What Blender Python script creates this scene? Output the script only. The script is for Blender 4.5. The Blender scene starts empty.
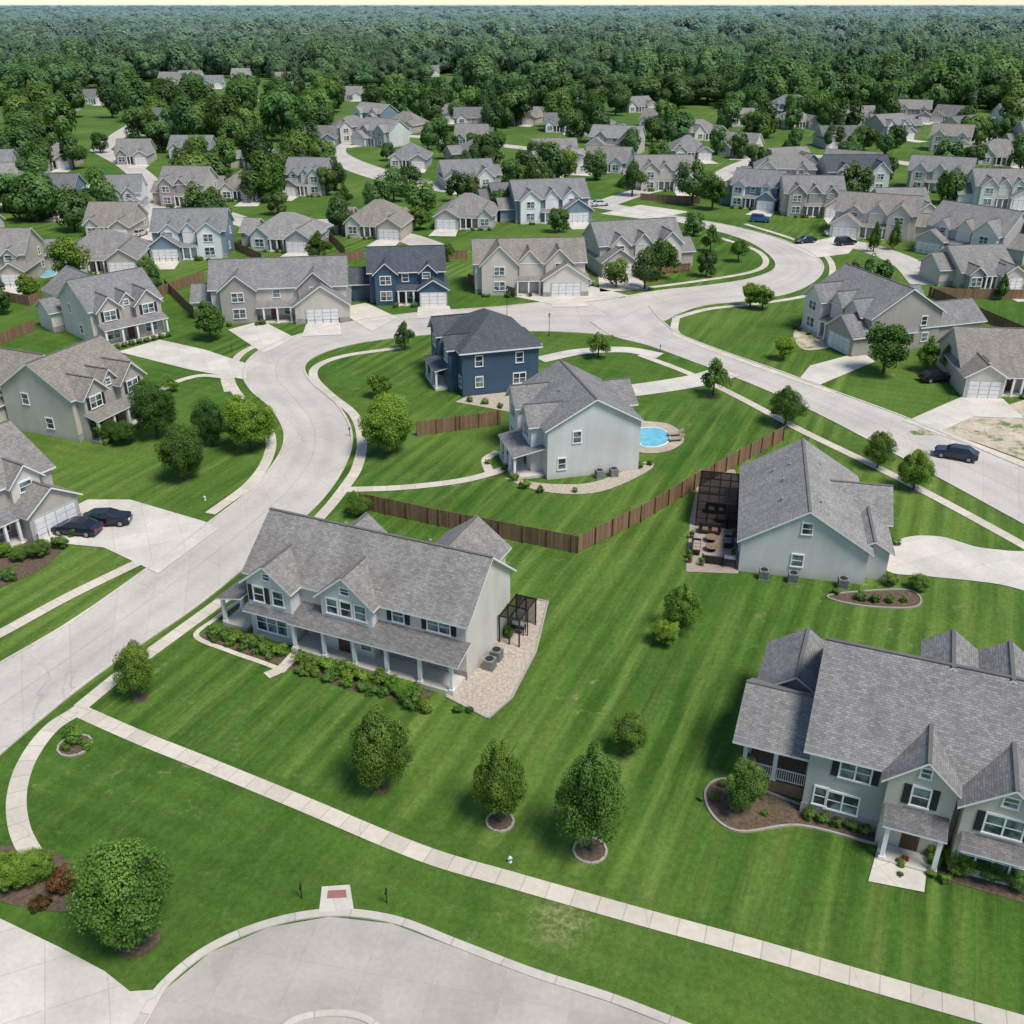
import bpy, bmesh, math, random
import numpy as np
from mathutils import Vector
random.seed(7); R=random.Random(11)
S=bpy.context.scene; COL=S.collection
CH=45.0; F=983.3; PT=math.radians(27.33); SP,CP=math.sin(PT),math.cos(PT)
# image pixel coordinates, unprojected through the camera -> metres on the ground plane
def G(u,v):
    k=(v-512)/F; t=CH/(SP+k*CP); return ((u-512)/F*t, t*(CP-k*SP))
def ppm(v): return F/(CH/(SP+(v-512)/F*CP))
def cosd(v): return math.cos(PT+math.atan((v-512)/F))
# ---------------------------------------------------------------- materials
class NT:
    def __init__(s,name):
        s.m=bpy.data.materials.new(name); s.m.use_nodes=True; s.t=s.m.node_tree; s.t.nodes.clear()
        s.out=s.t.nodes.new('ShaderNodeOutputMaterial')
    def n(s,t,inp=None,**at):
        nd=s.t.nodes.new(t)
        for k,v in at.items(): setattr(nd,k,v)
        for k,v in (inp or {}).items():
            so=nd.inputs[k]
            if isinstance(v,bpy.types.NodeSocket): s.t.links.new(v,so)
            else: so.default_value=v
        return nd
    def mix(s,f,a,b,bl='MIX'):
        a=tuple(a)+(1,) if isinstance(a,tuple) and len(a)==3 else a
        b=tuple(b)+(1,) if isinstance(b,tuple) and len(b)==3 else b
        return s.n('ShaderNodeMix',{0:f,6:a,7:b},data_type='RGBA',blend_type=bl).outputs[2]
    def ma(s,op,a,b=0.0,c=0.0): return s.n('ShaderNodeMath',{0:a,1:b,2:c},operation=op).outputs[0]
    def mr(s,v,a,b,c=0.0,d=1.0): return s.n('ShaderNodeMapRange',{0:v,1:a,2:b,3:c,4:d}).outputs[0]
    def noise(s,vec,sc,det=4.0,ro=.55): return s.n('ShaderNodeTexNoise',{'Vector':vec,'Scale':sc,'Detail':det,'Roughness':ro}).outputs[0]
    def obj(s): return s.n('ShaderNodeTexCoord').outputs['Object']
    def uv(s): return s.n('ShaderNodeTexCoord').outputs['UV']
    def pos(s): return s.n('ShaderNodeNewGeometry').outputs['Position']
    def sep(s,v): return s.n('ShaderNodeSeparateXYZ',{0:v}).outputs
    def gray(s,v): return s.n('ShaderNodeCombineColor',{0:v,1:v,2:v}).outputs[0]
    def fin(s,col,rough=.8,bump=None,bs=.3,bd=.05,metal=0.0,spec=.3,coat=0.0):
        inp={'Base Color':col if isinstance(col,bpy.types.NodeSocket) else tuple(col)+(1,),'Roughness':rough,'Metallic':metal,'Specular IOR Level':spec,'Coat Weight':coat}
        if bump is not None: inp['Normal']=s.n('ShaderNodeBump',{'Height':bump,'Strength':bs,'Distance':bd}).outputs[0]
        p=s.n('ShaderNodeBsdfPrincipled',inp); s.t.links.new(p.outputs[0],s.out.inputs[0]); return s.m
MC={}
def plain(name,c,rough=.7,c2=None,ns=1.5,metal=0.0,spec=.3,coat=0.0,bump=0):
    if name in MC: return MC[name]
    t=NT(name); o=t.obj(); a=t.noise(o,ns,6.0)
    col=t.mix(t.mr(a,.3,.7),c,c2 or tuple(x*.8 for x in c))
    MC[name]=t.fin(col,rough,a if bump else None,bump,.05,metal,spec,coat); return MC[name]
def siding(name,c):
    if name in MC: return MC[name]
    t=NT(name); o=t.obj(); z=t.sep(o)[2]
    f=t.ma('FRACT',t.ma('DIVIDE',z,.2)); line=t.mr(f,0.0,.16,.76,1.0)
    st=t.n('ShaderNodeMapping',{'Vector':o,'Scale':(.9,.9,.12)}).outputs[0]
    g=t.mr(t.noise(st,1.0,5.0),.3,.75,.9,1.05); g2=t.mr(t.noise(o,.35,3.0),.3,.7,.94,1.04)
    k=t.ma('MULTIPLY',t.ma('MULTIPLY',line,g),g2)
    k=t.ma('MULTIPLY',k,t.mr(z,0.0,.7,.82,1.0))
    MC[name]=t.fin(t.mix(1.0,c,t.gray(k),'MULTIPLY'),.6,f,.5,.02); return MC[name]
def shingle(name,c):
    if name in MC: return MC[name]
    t=NT(name); uv=t.uv(); o=t.obj()
    b=t.n('ShaderNodeTexBrick',{'Vector':uv,'Color1':(.78,.78,.78,1),'Color2':(1.18,1.18,1.17,1),'Mortar':(.58,.58,.58,1),'Scale':1.0,'Mortar Size':.014,'Brick Width':.34,'Row Height':.16,'Bias':0.0},offset=.37)
    g=t.mr(t.noise(o,.45,5.0,.6),.3,.72,.86,1.11); g2=t.mr(t.noise(uv,7.0,3.0,.7),.3,.7,.84,1.16)
    st=t.n('ShaderNodeMapping',{'Vector':uv,'Scale':(1.2,.1,1)}).outputs[0]; g3=t.mr(t.noise(st,1.0,3.0),.35,.7,.9,1.07)
    k=t.gray(t.ma('MULTIPLY',t.ma('MULTIPLY',g,g2),g3))
    warm=t.mix(t.n('ShaderNodeObjectInfo').outputs['Random'],(.94,.95,.98),(1.09,1.04,.98))
    col=t.mix(1.0,t.mix(1.0,t.mix(1.0,c,b.outputs[0],'MULTIPLY'),k,'MULTIPLY'),warm,'MULTIPLY')
    MC[name]=t.fin(col,.9,b.outputs[0],.35,.02,0.0,.15); return MC[name]
def concrete(name,c,L,mid):
    if name in MC: return MC[name]
    t=NT(name); uv=t.uv(); p=t.pos(); s=t.sep(uv)
    f=t.ma('FRACT',t.ma('DIVIDE',s[1],L)); w=.07/L if not mid else .08/L
    j=t.mr(f,w*.6,w,1.0,0.0)
    cell=t.n('ShaderNodeTexWhiteNoise',{'W':t.ma('ADD',t.ma('FLOOR',t.ma('DIVIDE',s[1],L)),t.ma('MULTIPLY',t.ma('FLOOR',t.ma('MULTIPLY',s[0],2.0 if mid else 1.0)),37.0))},noise_dimensions='1D').outputs[0]
    if mid:
        d=t.ma('ABSOLUTE',t.ma('SUBTRACT',s[0],.5)); j=t.ma('MAXIMUM',j,t.mr(d,.004,.009,1.0,0.0))
        track=t.mr(t.ma('ABSOLUTE',t.ma('SUBTRACT',d,.22)),.0,.12,.92,1.0)
    k=t.mr(cell,0.0,1.0,.95,1.03) if mid else t.mr(cell,0.0,1.0,.90,1.06)
    k=t.ma('MULTIPLY',k,t.mr(t.noise(p,.12,5.0,.6),.3,.7,.84,1.08))
    k=t.ma('MULTIPLY',k,t.mr(t.noise(p,2.2,6.0,.7),.3,.72,.88,1.06))
    if mid: k=t.ma('MULTIPLY',k,track)
    k=t.ma('MULTIPLY',k,t.mr(j,0.0,1.0,1.0,.80 if mid else .66))
    cr=t.mr(t.n('ShaderNodeTexVoronoi',{'Vector':t.n('ShaderNodeVectorMath',{0:p,1:t.n('ShaderNodeTexNoise',{'Vector':p,'Scale':.6}).outputs['Color']},operation='ADD').outputs[0],'Scale':.11},feature='DISTANCE_TO_EDGE').outputs[0],.0,.005,.80,1.0)
    k=t.ma('MULTIPLY',k,cr)
    MC[name]=t.fin(t.mix(1.0,c,t.gray(k),'MULTIPLY'),.85,t.noise(p,8.0,3.0),.15,.01,0.0,.25); return MC[name]
def slabconc(name,c,L=3.0,ang=-.4,seam=.78):
    if name in MC: return MC[name]
    t=NT(name); p=t.pos(); m=t.n('ShaderNodeMapping',{'Vector':p,'Rotation':(0,0,ang)}).outputs[0]
    b=t.n('ShaderNodeTexBrick',{'Vector':m,'Color1':(.93,.93,.93,1),'Color2':(1.05,1.05,1.04,1),'Mortar':(seam,seam*.99,seam*.97,1),'Scale':1.0,'Mortar Size':.025,'Brick Width':L,'Row Height':L},offset=0.0)
    k=t.ma('MULTIPLY',t.mr(t.noise(p,.25,5.0,.6),.3,.7,.82,1.08),t.mr(t.noise(p,3.0,5.0,.7),.3,.7,.91,1.06))
    MC[name]=t.fin(t.mix(1.0,t.mix(1.0,c,b.outputs[0],'MULTIPLY'),t.gray(k),'MULTIPLY'),.85,None,0,0,0.0,.25); return MC[name]
HZ=(.31,.42,.45)  # aerial haze colour, painted into foliage and ground base colour
def leaf(name,c1,c2,c3,haze=False):
    t=NT(name); a=t.n('ShaderNodeAttribute',attribute_name='tint').outputs['Fac']
    oi=t.n('ShaderNodeObjectInfo'); r=oi.outputs['Random']
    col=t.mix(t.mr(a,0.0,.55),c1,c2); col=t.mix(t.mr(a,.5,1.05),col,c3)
    v=t.mr(r,0.0,1.0,.60,1.32) if haze else t.mr(r,0.0,1.0,.88,1.1)
    col=t.mix(1.0,col,t.gray(v),'MULTIPLY')
    r2=t.ma('FRACT',t.ma('MULTIPLY',r,17.3)); col=t.mix(1.0,col,t.mix(r2,(1.2,1.07,.8),(.84,.97,1.05)),'MULTIPLY')
    col=t.mix(1.0,col,oi.outputs['Color'],'MULTIPLY')
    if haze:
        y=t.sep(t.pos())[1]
        col=t.mix(t.mr(y,480.0,1200.0,0.0,.45),col,HZ); col=t.mix(t.mr(y,1000.0,3000.0,0.0,.93),col,HZ)  # haze painted into the leaf colour, growing with world Y
    d=t.n('ShaderNodeBsdfDiffuse',{'Color':col}); tr=t.n('ShaderNodeBsdfTranslucent',{'Color':t.mix(1.0,col,(1.1,1.2,.6),'MULTIPLY')})
    gl=t.n('ShaderNodeBsdfGlossy',{'Color':(.5,.55,.5,1),'Roughness':.5})
    m=t.n('ShaderNodeMixShader',{0:.32,1:d.outputs[0],2:tr.outputs[0]}); m2=t.n('ShaderNodeMixShader',{0:.03,1:m.outputs[0],2:gl.outputs[0]})
    t.t.links.new(m2.outputs[0],t.out.inputs[0]); return t.m
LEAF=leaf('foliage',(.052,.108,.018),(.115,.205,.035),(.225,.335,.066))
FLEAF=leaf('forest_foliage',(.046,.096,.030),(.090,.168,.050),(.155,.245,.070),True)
BARK=plain('bark',(.09,.07,.05),.9,(.05,.04,.03),6.0)
def grassmat():
    t=NT('lawn'); p=t.pos(); s=t.sep(p)
    wob=t.noise(p,.12,2.0)
    def axis(a,b): return t.ma('ADD',t.ma('MULTIPLY',s[0],a),t.ma('MULTIPLY',s[1],b))
    def stripe(a,b,per):
        q=t.ma('ADD',axis(a,b),t.ma('MULTIPLY',wob,.8)); return t.mr(t.ma('SINE',t.ma('MULTIPLY',q,6.2832/per)),-.5,.5)
    s1=stripe(.91,-.41,1.9); s2=stripe(.40,.92,1.9); big=t.noise(p,.022,2.0)
    # the front verge lies on the street side of the long footpath
    a=G(72,708); b=G(1024,1026); dx,dy=b[0]-a[0],b[1]-a[1]; l=math.hypot(dx,dy)
    side=t.ma('ADD',t.ma('MULTIPLY',s[0],-dy/l),t.ma('ADD',t.ma('MULTIPLY',s[1],dx/l),(a[0]*dy-a[1]*dx)/l))
    far=t.mr(t.ma('ADD',s[1],t.ma('MULTIPLY',big,40.0)),120.0,121.0)
    sel=t.ma('MAXIMUM',t.mr(side,-.1,.1,1.0,0.0),t.ma('MULTIPLY',far,t.mr(big,.49,.5)))
    st=t.ma('ADD',t.ma('MULTIPLY',s1,t.ma('SUBTRACT',1.0,sel)),t.ma('MULTIPLY',s2,sel))
    amp=t.ma('MULTIPLY',t.mr(t.noise(p,.05,3.0),.34,.60,.08,.34),t.mr(t.noise(p,.9,4.0),.3,.7,.6,1.1))
    amp=t.ma('MULTIPLY',amp,t.mr(sel,0.0,1.0,1.0,.4))
    sv=t.ma('ADD',1.0,t.ma('MULTIPLY',t.ma('SUBTRACT',st,.5),amp))
    med=t.noise(p,.13,6.0,.62); col=t.mix(t.mr(med,.34,.68),(.042,.100,.014),(.075,.150,.023))
    la=t.noise(p,.035,4.0,.6); col=t.mix(t.mr(la,.46,.68,0.0,.8),col,(.145,.212,.042))
    dk=t.noise(p,.07,5.0,.65); col=t.mix(t.mr(dk,.50,.68,0.0,.65),col,(.030,.082,.012))
    streak=t.n('ShaderNodeCombineXYZ',{0:t.ma('MULTIPLY',axis(.91,-.41),.75),1:t.ma('MULTIPLY',axis(.41,.91),.035)}).outputs[0]
    sn=t.noise(streak,1.0,5.0,.7); col=t.mix(t.ma('MULTIPLY',t.mr(sn,.46,.68,0.0,.65),t.mr(sel,0.0,1.0,1.0,.4)),col,(.16,.22,.048)); col=t.mix(t.ma('MULTIPLY',t.mr(sn,.46,.34,0.0,.4),t.mr(sel,0.0,1.0,1.0,.3)),col,(.034,.085,.012))
    wp=G(560,921); dd=t.n('ShaderNodeVectorMath',{0:p,1:(wp[0],wp[1],0)},operation='DISTANCE').outputs['Value']; fn=t.noise(p,1.3,6.0,.75)
    dry=t.ma('MULTIPLY',t.mr(t.noise(p,.55,6.0,.75),.58,.72),t.mr(t.noise(p,.05,2.0),.46,.6)); dry=t.ma('MAXIMUM',dry,t.ma('MULTIPLY',t.mr(dd,.4,2.2,1.0,0.0),t.mr(fn,.42,.6))); col=t.mix(t.ma('MULTIPLY',dry,.7),col,(.32,.28,.15))
    fine=t.ma('MULTIPLY',t.mr(t.noise(p,2.6,6.0,.75),.3,.7,.70,1.28),t.mr(t.noise(p,14.0,3.0,.7),.3,.7,.72,1.26))
    col=t.mix(1.0,col,t.gray(t.ma('MULTIPLY',sv,fine)),'MULTIPLY')
    col=t.mix(t.mr(s[1],250.0,900.0,0.0,.5),col,(.12,.175,.07)); col=t.mix(t.mr(s[1],800.0,2800.0,0.0,.9),col,(.20,.28,.24)); col=t.mix(t.mr(s[1],2500.0,7000.0,0.0,.95),col,HZ)  # distant ground fades to haze painted into its base colour
    return t.fin(col,.95,t.noise(p,7.0,5.0,.8),.7,.06,0.0,.08)
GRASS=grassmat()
ROAD=concrete('road_concrete',(.53,.48,.42),4.6,True); WALK=concrete('walk_concrete',(.60,.53,.43),1.5,False)
KERB=concrete('kerb_concrete',(.56,.505,.43),3.0,False); DRIVE=slabconc('drive_concrete',(.59,.54,.465))
MULCH=plain('mulch',(.075,.048,.03),.95,(.15,.11,.075),4.0,bump=.6); GRAVEL=plain('pebble',(.54,.46,.37),.95,(.28,.235,.18),5.0,bump=.6)
def sandm():
    t=NT('bare_soil'); p=t.pos(); c=t.mix(t.mr(t.noise(p,.6,7.0,.7),.35,.65),(.60,.51,.39),(.40,.32,.23)); c=t.mix(t.mr(t.noise(p,.28,6.0,.75),.5,.6),c,(.12,.17,.05)); c=t.mix(t.mr(t.noise(p,3.0,5.0,.8),.55,.75,0.0,.6),c,(.25,.20,.14)); return t.fin(c,.95,t.noise(p,2.0,6.0),.9,.2)
SAND=sandm()
TRIM=plain('white_trim',(.78,.77,.75),.5,(.70,.69,.67)); STONE=plain('stone_veneer',(.40,.37,.33),.9,(.20,.19,.175),3.0,bump=.8)
DARK=plain('dark_metal',(.02,.02,.02),.45,(.03,.028,.026)); METAL=plain('grey_metal',(.34,.35,.35),.5,(.25,.25,.25),3.0,.4)
SHUT=plain('shutter_paint',(.03,.03,.035),.55); DECK=plain('deck_wood',(.26,.17,.10),.7,(.16,.11,.07),4.0)
def glassm():
    t=NT('window_glass'); p=t.pos(); c=t.mix(t.mr(t.noise(p,.9,2.0),.42,.6),(.022,.032,.04),(.19,.24,.24)); return t.fin(c,.06,None,0,0,0.0,.7)
GLASS=glassm(); CGL=plain('car_glass',(.012,.014,.016),.05,spec=.8)
def woodf():
    t=NT('fence_wood'); p=t.pos(); a=t.n('ShaderNodeAttribute',attribute_name='tint').outputs['Fac']
    c=t.mix(a,(.15,.08,.04),(.29,.17,.095)); c=t.mix(t.mr(t.noise(p,1.3,5.0),.4,.7,0.0,.6),c,(.21,.155,.11))
    return t.fin(c,.85)
WOOD=woodf()
def waterm():
    t=NT('pool_water'); p=t.pos(); return t.fin(t.mix(t.mr(t.noise(p,1.2),.3,.7),(.10,.36,.47),(.20,.50,.57)),.05,t.noise(p,3.0),.2,.02)
WATER=waterm()
WALLC={'beige':(.55,.50,.43),'cream':(.635,.59,.52),'light':(.62,.61,.58),'gray':(.40,.395,.38),'tan':(.48,.42,.34),'navy':(.052,.092,.142),'slate':(.19,.25,.30),'white':(.76,.75,.73),'teal':(.16,.27,.33),'stone':(.36,.33,.29),'taupe':(.45,.41,.355)}
ROOFC={'gray':(.235,.229,.222),'brown':(.25,.23,.205),'dark':(.085,.096,.114),'mid':(.17,.168,.168),'pale':(.285,.274,.258)}
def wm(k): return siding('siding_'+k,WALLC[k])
def rm(k): return shingle('shingles_'+k,ROOFC[k])
# ---------------------------------------------------------------- mesh helpers
class MB:
    def __init__(s): s.v=[];s.f=[];s.m=[];s.uv=[]
    def poly(s,pts,mat=0,uv=None):
        i=len(s.v); s.v+= [tuple(p) for p in pts]; s.f.append(tuple(range(i,i+len(pts)))); s.m.append(mat); s.uv+= uv or [(0,0)]*len(pts)
    def box(s,a,b,mat=0):
        x0,y0,z0=a;x1,y1,z1=b
        c=[(x0,y0,z0),(x1,y0,z0),(x1,y1,z0),(x0,y1,z0),(x0,y0,z1),(x1,y0,z1),(x1,y1,z1),(x0,y1,z1)]
        for q in ((3,2,1,0),(4,5,6,7),(0,1,5,4),(1,2,6,5),(2,3,7,6),(3,0,4,7)): s.poly([c[i] for i in q],mat)
    def slab(s,pts,t=.13,top=0,side=1):
        P=[Vector(p) for p in pts]; n=len(P); e=(P[1]-P[0]).normalized(); nr=(P[1]-P[0]).cross(P[2]-P[0]).normalized(); q=nr.cross(e)
        s.poly(P,top,[((p-P[0]).dot(e),(p-P[0]).dot(q)) for p in P])
        B=[p-Vector((0,0,t)) for p in P]; s.poly(B[::-1],side)
        for i in range(n): j=(i+1)%n; s.poly([P[i],B[i],B[j],P[j]],side)
    def cyl(s,cx,cy,z0,z1,r0,r1,n=10,mat=0,axis='z',cap=True):
        def m(a,b,c): return (a,b,c) if axis=='z' else ((c,a,b) if axis=='x' else (a,c,b))
        lo=[m(cx+r0*math.cos(6.2832*i/n),cy+r0*math.sin(6.2832*i/n),z0) for i in range(n)]
        hi=[m(cx+r1*math.cos(6.2832*i/n),cy+r1*math.sin(6.2832*i/n),z1) for i in range(n)]
        for i in range(n): j=(i+1)%n; s.poly([lo[i],lo[j],hi[j],hi[i]],mat)
        if cap: s.poly(lo[::-1],mat); s.poly(hi,mat)
    def tube(s,a,b,r0,r1,n=6,mat=0):
        a=Vector(a);b=Vector(b);d=(b-a).normalized();x=d.orthogonal().normalized();y=d.cross(x)
        lo=[a+(x*math.cos(6.2832*i/n)+y*math.sin(6.2832*i/n))*r0 for i in range(n)]; hi=[b+(x*math.cos(6.2832*i/n)+y*math.sin(6.2832*i/n))*r1 for i in range(n)]
        for i in range(n): j=(i+1)%n; s.poly([lo[i],lo[j],hi[j],hi[i]],mat)
        s.poly(hi,mat)
    def mesh(s,name,mats,weld=0,bev=0):
        me=bpy.data.meshes.new(name); me.from_pydata(s.v,[],s.f)
        for m in mats: me.materials.append(m)
        me.polygons.foreach_set('material_index',s.m); u=me.uv_layers.new(name='UVMap'); u.data.foreach_set('uv',[c for t in s.uv for c in t]); me.update()
        if bev:
            bm=bmesh.new(); bm.from_mesh(me); bmesh.ops.remove_doubles(bm,verts=bm.verts,dist=.0005); bmesh.ops.recalc_face_normals(bm,faces=bm.faces)
            bmesh.ops.bevel(bm,geom=list(bm.edges),offset=bev,segments=2,affect='EDGES',profile=.6); bm.to_mesh(me); bm.free()
        return me
def ob(name,me,parent=None,loc=(0,0,0),rz=0,sc=None,**pr):
    o=bpy.data.objects.new(name,me); o.location=loc; o.rotation_euler=(0,0,rz)
    if sc: o.scale=sc
    COL.objects.link(o)
    if parent: o.parent=parent
    for k,v in pr.items(): o[k]=v
    return o
def root(name,loc,rz,label,cat,group=None,sc=None):
    o=ob(name,None,None,loc,rz,sc); o.empty_display_size=.5; o['label']=label; o['category']=cat
    if group: o['group']=group
    return o
def cr(pts,n=8):
    P=[np.array(p,float) for p in pts]; P=[2*P[0]-P[1]]+P+[2*P[-1]-P[-2]]; out=[]
    for i in range(1,len(P)-2):
        a,b,c,d=P[i-1:i+3]
        for k in range(n):
            t=k/n; out.append(.5*((2*b)+(c-a)*t+(2*a-5*b+4*c-d)*t*t+(3*b-a-3*c+d)*t**3))
    out.append(P[-2]); return out
AVOID=[]; RAV=[]
LAY=[0]
def ribbon(name,L,Rr,mat,z,cols=4):
    m=MB(); s=0.0; LAY[0]+=1; z=z+.0008*(LAY[0]%6)
    for i in range(len(L)-1):
        d=float(np.linalg.norm((L[i+1]+Rr[i+1]-L[i]-Rr[i])/2))
        for c in range(cols):
            a=c/cols;b=(c+1)/cols; f=lambda i,t:(*(L[i]*(1-t)+Rr[i]*t),z)
            m.poly([f(i,a),f(i,b),f(i+1,b),f(i+1,a)],0,[(a,s),(b,s),(b,s+d),(a,s+d)])
        s+=d
    return ob(name,m.mesh(name,[mat]),kind='structure')
def kerb(E,inner,w=.28,h=.10):
    m=MB(); s=0; off=[]
    for i in range(len(E)):
        a=E[max(i-1,0)];b=E[min(i+1,len(E)-1)];d=b-a; nn=np.array([-d[1],d[0]])/max(np.linalg.norm(d),1e-6)
        off.append(E[i]+nn*w*inner)
    for i in range(len(E)-1):
        d=float(np.linalg.norm(E[i+1]-E[i])); A,B,C,D=(*E[i],h),(*E[i+1],h),(*off[i+1],h),(*off[i],h)
        u=[(0,s),(0,s+d),(1,s+d),(1,s)]; m.poly([A,B,C,D],0,u)
        for p,q in ((A,B),(D,C)): m.poly([p,q,(q[0],q[1],0),(p[0],p[1],0)],0,[(0,s),(0,s+d),(0,s+d),(0,s)])
        s+=d
    ob('kerb',m.mesh('kerb',[KERB]),kind='structure')
def road(pairs,z=.012,kl=True,kr=True):
    L=cr([G(*p[0]) for p in pairs]);Rr=cr([G(*p[1]) for p in pairs]); ribbon('road',L,Rr,ROAD,z)
    for a,b in zip(L[::3],Rr[::3]): AVOID.append((*(a+b)/2,float(np.linalg.norm(a-b))/2+2)); RAV.append((*(a+b)/2,8))
    if kl: kerb(L[kl if kl>1 else 0:],1)
    if kr: kerb(Rr[kr if kr>1 else 0:],-1)
def strip(name,pts,w,mat,z,n=8,world=False):
    C=cr([p if world else G(*p) for p in pts],n); L=[];Rr=[]
    for i in range(len(C)):
        a=C[max(i-1,0)];b=C[min(i+1,len(C)-1)];d=b-a; nn=np.array([-d[1],d[0]])/max(np.linalg.norm(d),1e-6)
        L.append(C[i]+nn*w/2);Rr.append(C[i]-nn*w/2)
    o=ribbon(name,L,Rr,mat,z,2 if w<3 else 4)
    if w>6:
        for c in C[::3]: AVOID.append((*c,w/2+2)); RAV.append((*c,8))
    return o
def area(name,pts,mat,z,smooth=False,world=False,edge=None):
    P=[np.array(p if world else G(*p),float) for p in pts]
    if smooth:
        n=len(P);o=[]
        for i in range(n):
            a,b,c,d=P[i-1],P[i],P[(i+1)%n],P[(i+2)%n]
            for k in range(6):
                t=k/6;o.append(.5*((2*b)+(c-a)*t+(2*a-5*b+4*c-d)*t*t+(3*b-a-3*c+d)*t**3))
        P=o
    LAY[0]+=1; z+=.0008*(LAY[0]%6)
    m=MB(); m.poly([(*p,z) for p in P],0,[tuple(p) for p in P]); r=ob(name,m.mesh(name,[mat]),kind='structure')
    if edge:
        E=P+[P[0]]; k=MB(); w=.14
        for i in range(len(P)):
            a=E[i];b=E[i+1];d=b-a;l=np.linalg.norm(d)
            if l<1e-4: continue
            nn=np.array([-d[1],d[0]])/l*w/2; A,B,C,D=a+nn,b+nn,b-nn,a-nn
            k.poly([(*A,.12),(*B,.12),(*C,.12),(*D,.12)]); k.poly([(*A,.12),(*B,.12),(*B,0),(*A,0)]); k.poly([(*D,.12),(*C,.12),(*C,0),(*D,0)])
        ob('garden_edging',k.mesh('garden_edging',[edge]),kind='structure')
    return r
# ---------------------------------------------------------------- ground, roads
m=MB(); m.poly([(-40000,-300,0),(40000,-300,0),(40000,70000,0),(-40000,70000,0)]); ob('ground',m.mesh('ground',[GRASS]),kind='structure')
A=[((-150,765),(-150,880)),((-70,706),(-70,815)),((0,665),(0,752)),((70,624),(72,692)),((145,572),(130,650)),((205,527),(200,602)),((250,492),(262,551)),((278,460),(318,502)),((286,435),(345,462)),((274,410),(350,432)),((252,390),(336,405)),((244,372),(310,382)),((256,354),(304,365)),((285,340),(324,352)),((325,328),(358,343)),((370,319),(402,337)),((430,312),(450,333)),((500,307),(510,331)),((560,301),(570,332)),((620,297),(630,337))]
road(A)
B=[((1250,555),(1250,650)),((1100,497),(1100,565)),((1024,467),(1024,525)),((960,440),(960,490)),((900,415),(890,452)),((840,393),(815,413)),((780,371),(750,384)),((720,350),(690,361)),((682,335),(648,346)),((664,322),(612,336)),((650,306),(590,322))]
road(B,.018,True,True)
C=[((590,305),(645,335)),((625,297),(663,321)),((660,291),(700,306)),((715,285),(760,299)),((755,278),(800,289)),((776,268),(821,273)),((770,255),(817,258)),((745,240),(785,241)),((700,227),(735,227)),((640,215),(670,215)),((580,206),(600,202)),((515,200),(530,193)),((450,193),(465,187)),((398,185),(415,178)),((360,175),(380,168)),((335,164),(354,158)),((328,153),(345,150)),((345,142),(357,140))]
road(C,.024,8,8)
for pts in ([(100,150),(128,165),(150,185),(163,212),(150,240),(125,262)],[(163,212),(210,212),(270,228),(330,222),(400,236),(440,250)],[(600,205),(650,190),(710,186),(770,196),(860,212),(960,228),(1060,240)],[(345,142),(400,136),(470,142),(540,150),(620,160)],[(-40,205),(40,200),(100,185),(150,185)],[(700,188),(760,160),(860,158),(1000,178)],[(800,250),(850,244),(905,262),(930,285)],[(100,150),(130,128),(170,108),(260,100)]):
    strip('road',pts,6.8,ROAD,.03,8)
area('road',[(-60,1200),(60,1130),(140,1030),(165,990),(210,953),(268,928),(330,917),(392,924),(455,948),(530,977),(610,1003),(690,1034),(800,1075),(900,1120),(900,1200)],slabconc('court_concrete',(.42,.38,.33),3.6,.2,.93),.03)
ce=cr([G(*p) for p in [(60,1130),(140,1030),(165,990),(210,953),(268,928),(330,917),(392,924),(455,948),(530,977),(610,1003),(690,1034),(800,1075),(900,1120)]]); kerb(ce,1,.5,.11)
ie=cr([G(*p) for p in [(270,1060),(288,1030),(310,1020),(345,1018),(372,1028),(395,1060)]]); kerb(ie,1,.35,.14)
for p in ([(72,708),(140,738),(200,762),(300,803),(420,853),(510,880),(640,917),(760,950),(880,985),(1024,1026),(1150,1062)],
          [(84,708),(52,728),(28,760),(17,795),(20,830),(36,862)],[(80,708),(130,668),(215,606),(282,556),(325,512),(343,490)],
          [(343,490),(357,468),(362,440),(354,415),(330,395),(314,378),(318,366),(345,356),(400,348)],
          [(-80,675),(0,634),(70,596),(142,561)],[(210,514),(250,484),(268,458),(270,435),(256,412),(236,392),(230,374),(240,355),(262,343)],
          [(640,355),(690,374),(740,398),(800,430),(870,464),(940,500),(1024,546),(1100,590)],
          [(676,318),(676,333),(700,345),(760,367),(835,393)],[(676,318),(710,309),(765,303),(815,293),(832,275),(826,256),(795,240),(745,224)],
          [(590,288),(625,290),(700,281),(752,272),(766,262),(755,250),(720,238)],[(905,420),(960,440),(1024,464),(1100,492)]):
    strip('path',p,1.2,WALK,.05)
for p,w in (([(343,490),(400,488),(455,482),(490,474),(512,466)],1.2),([(490,474),(486,460),(498,452)],1.0),([(240,362),(225,375),(228,392)],1.0),([(150,402),(170,385),(200,376),(230,378)],1.1)): strip('path',p,w,WALK,.056)
for p,w in (([(540,360),(580,352),(625,350),(660,356)],2.6),([(606,394),(660,387),(700,380),(728,372)],4.2)): strip('driveway',p,w,DRIVE,.06)
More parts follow.
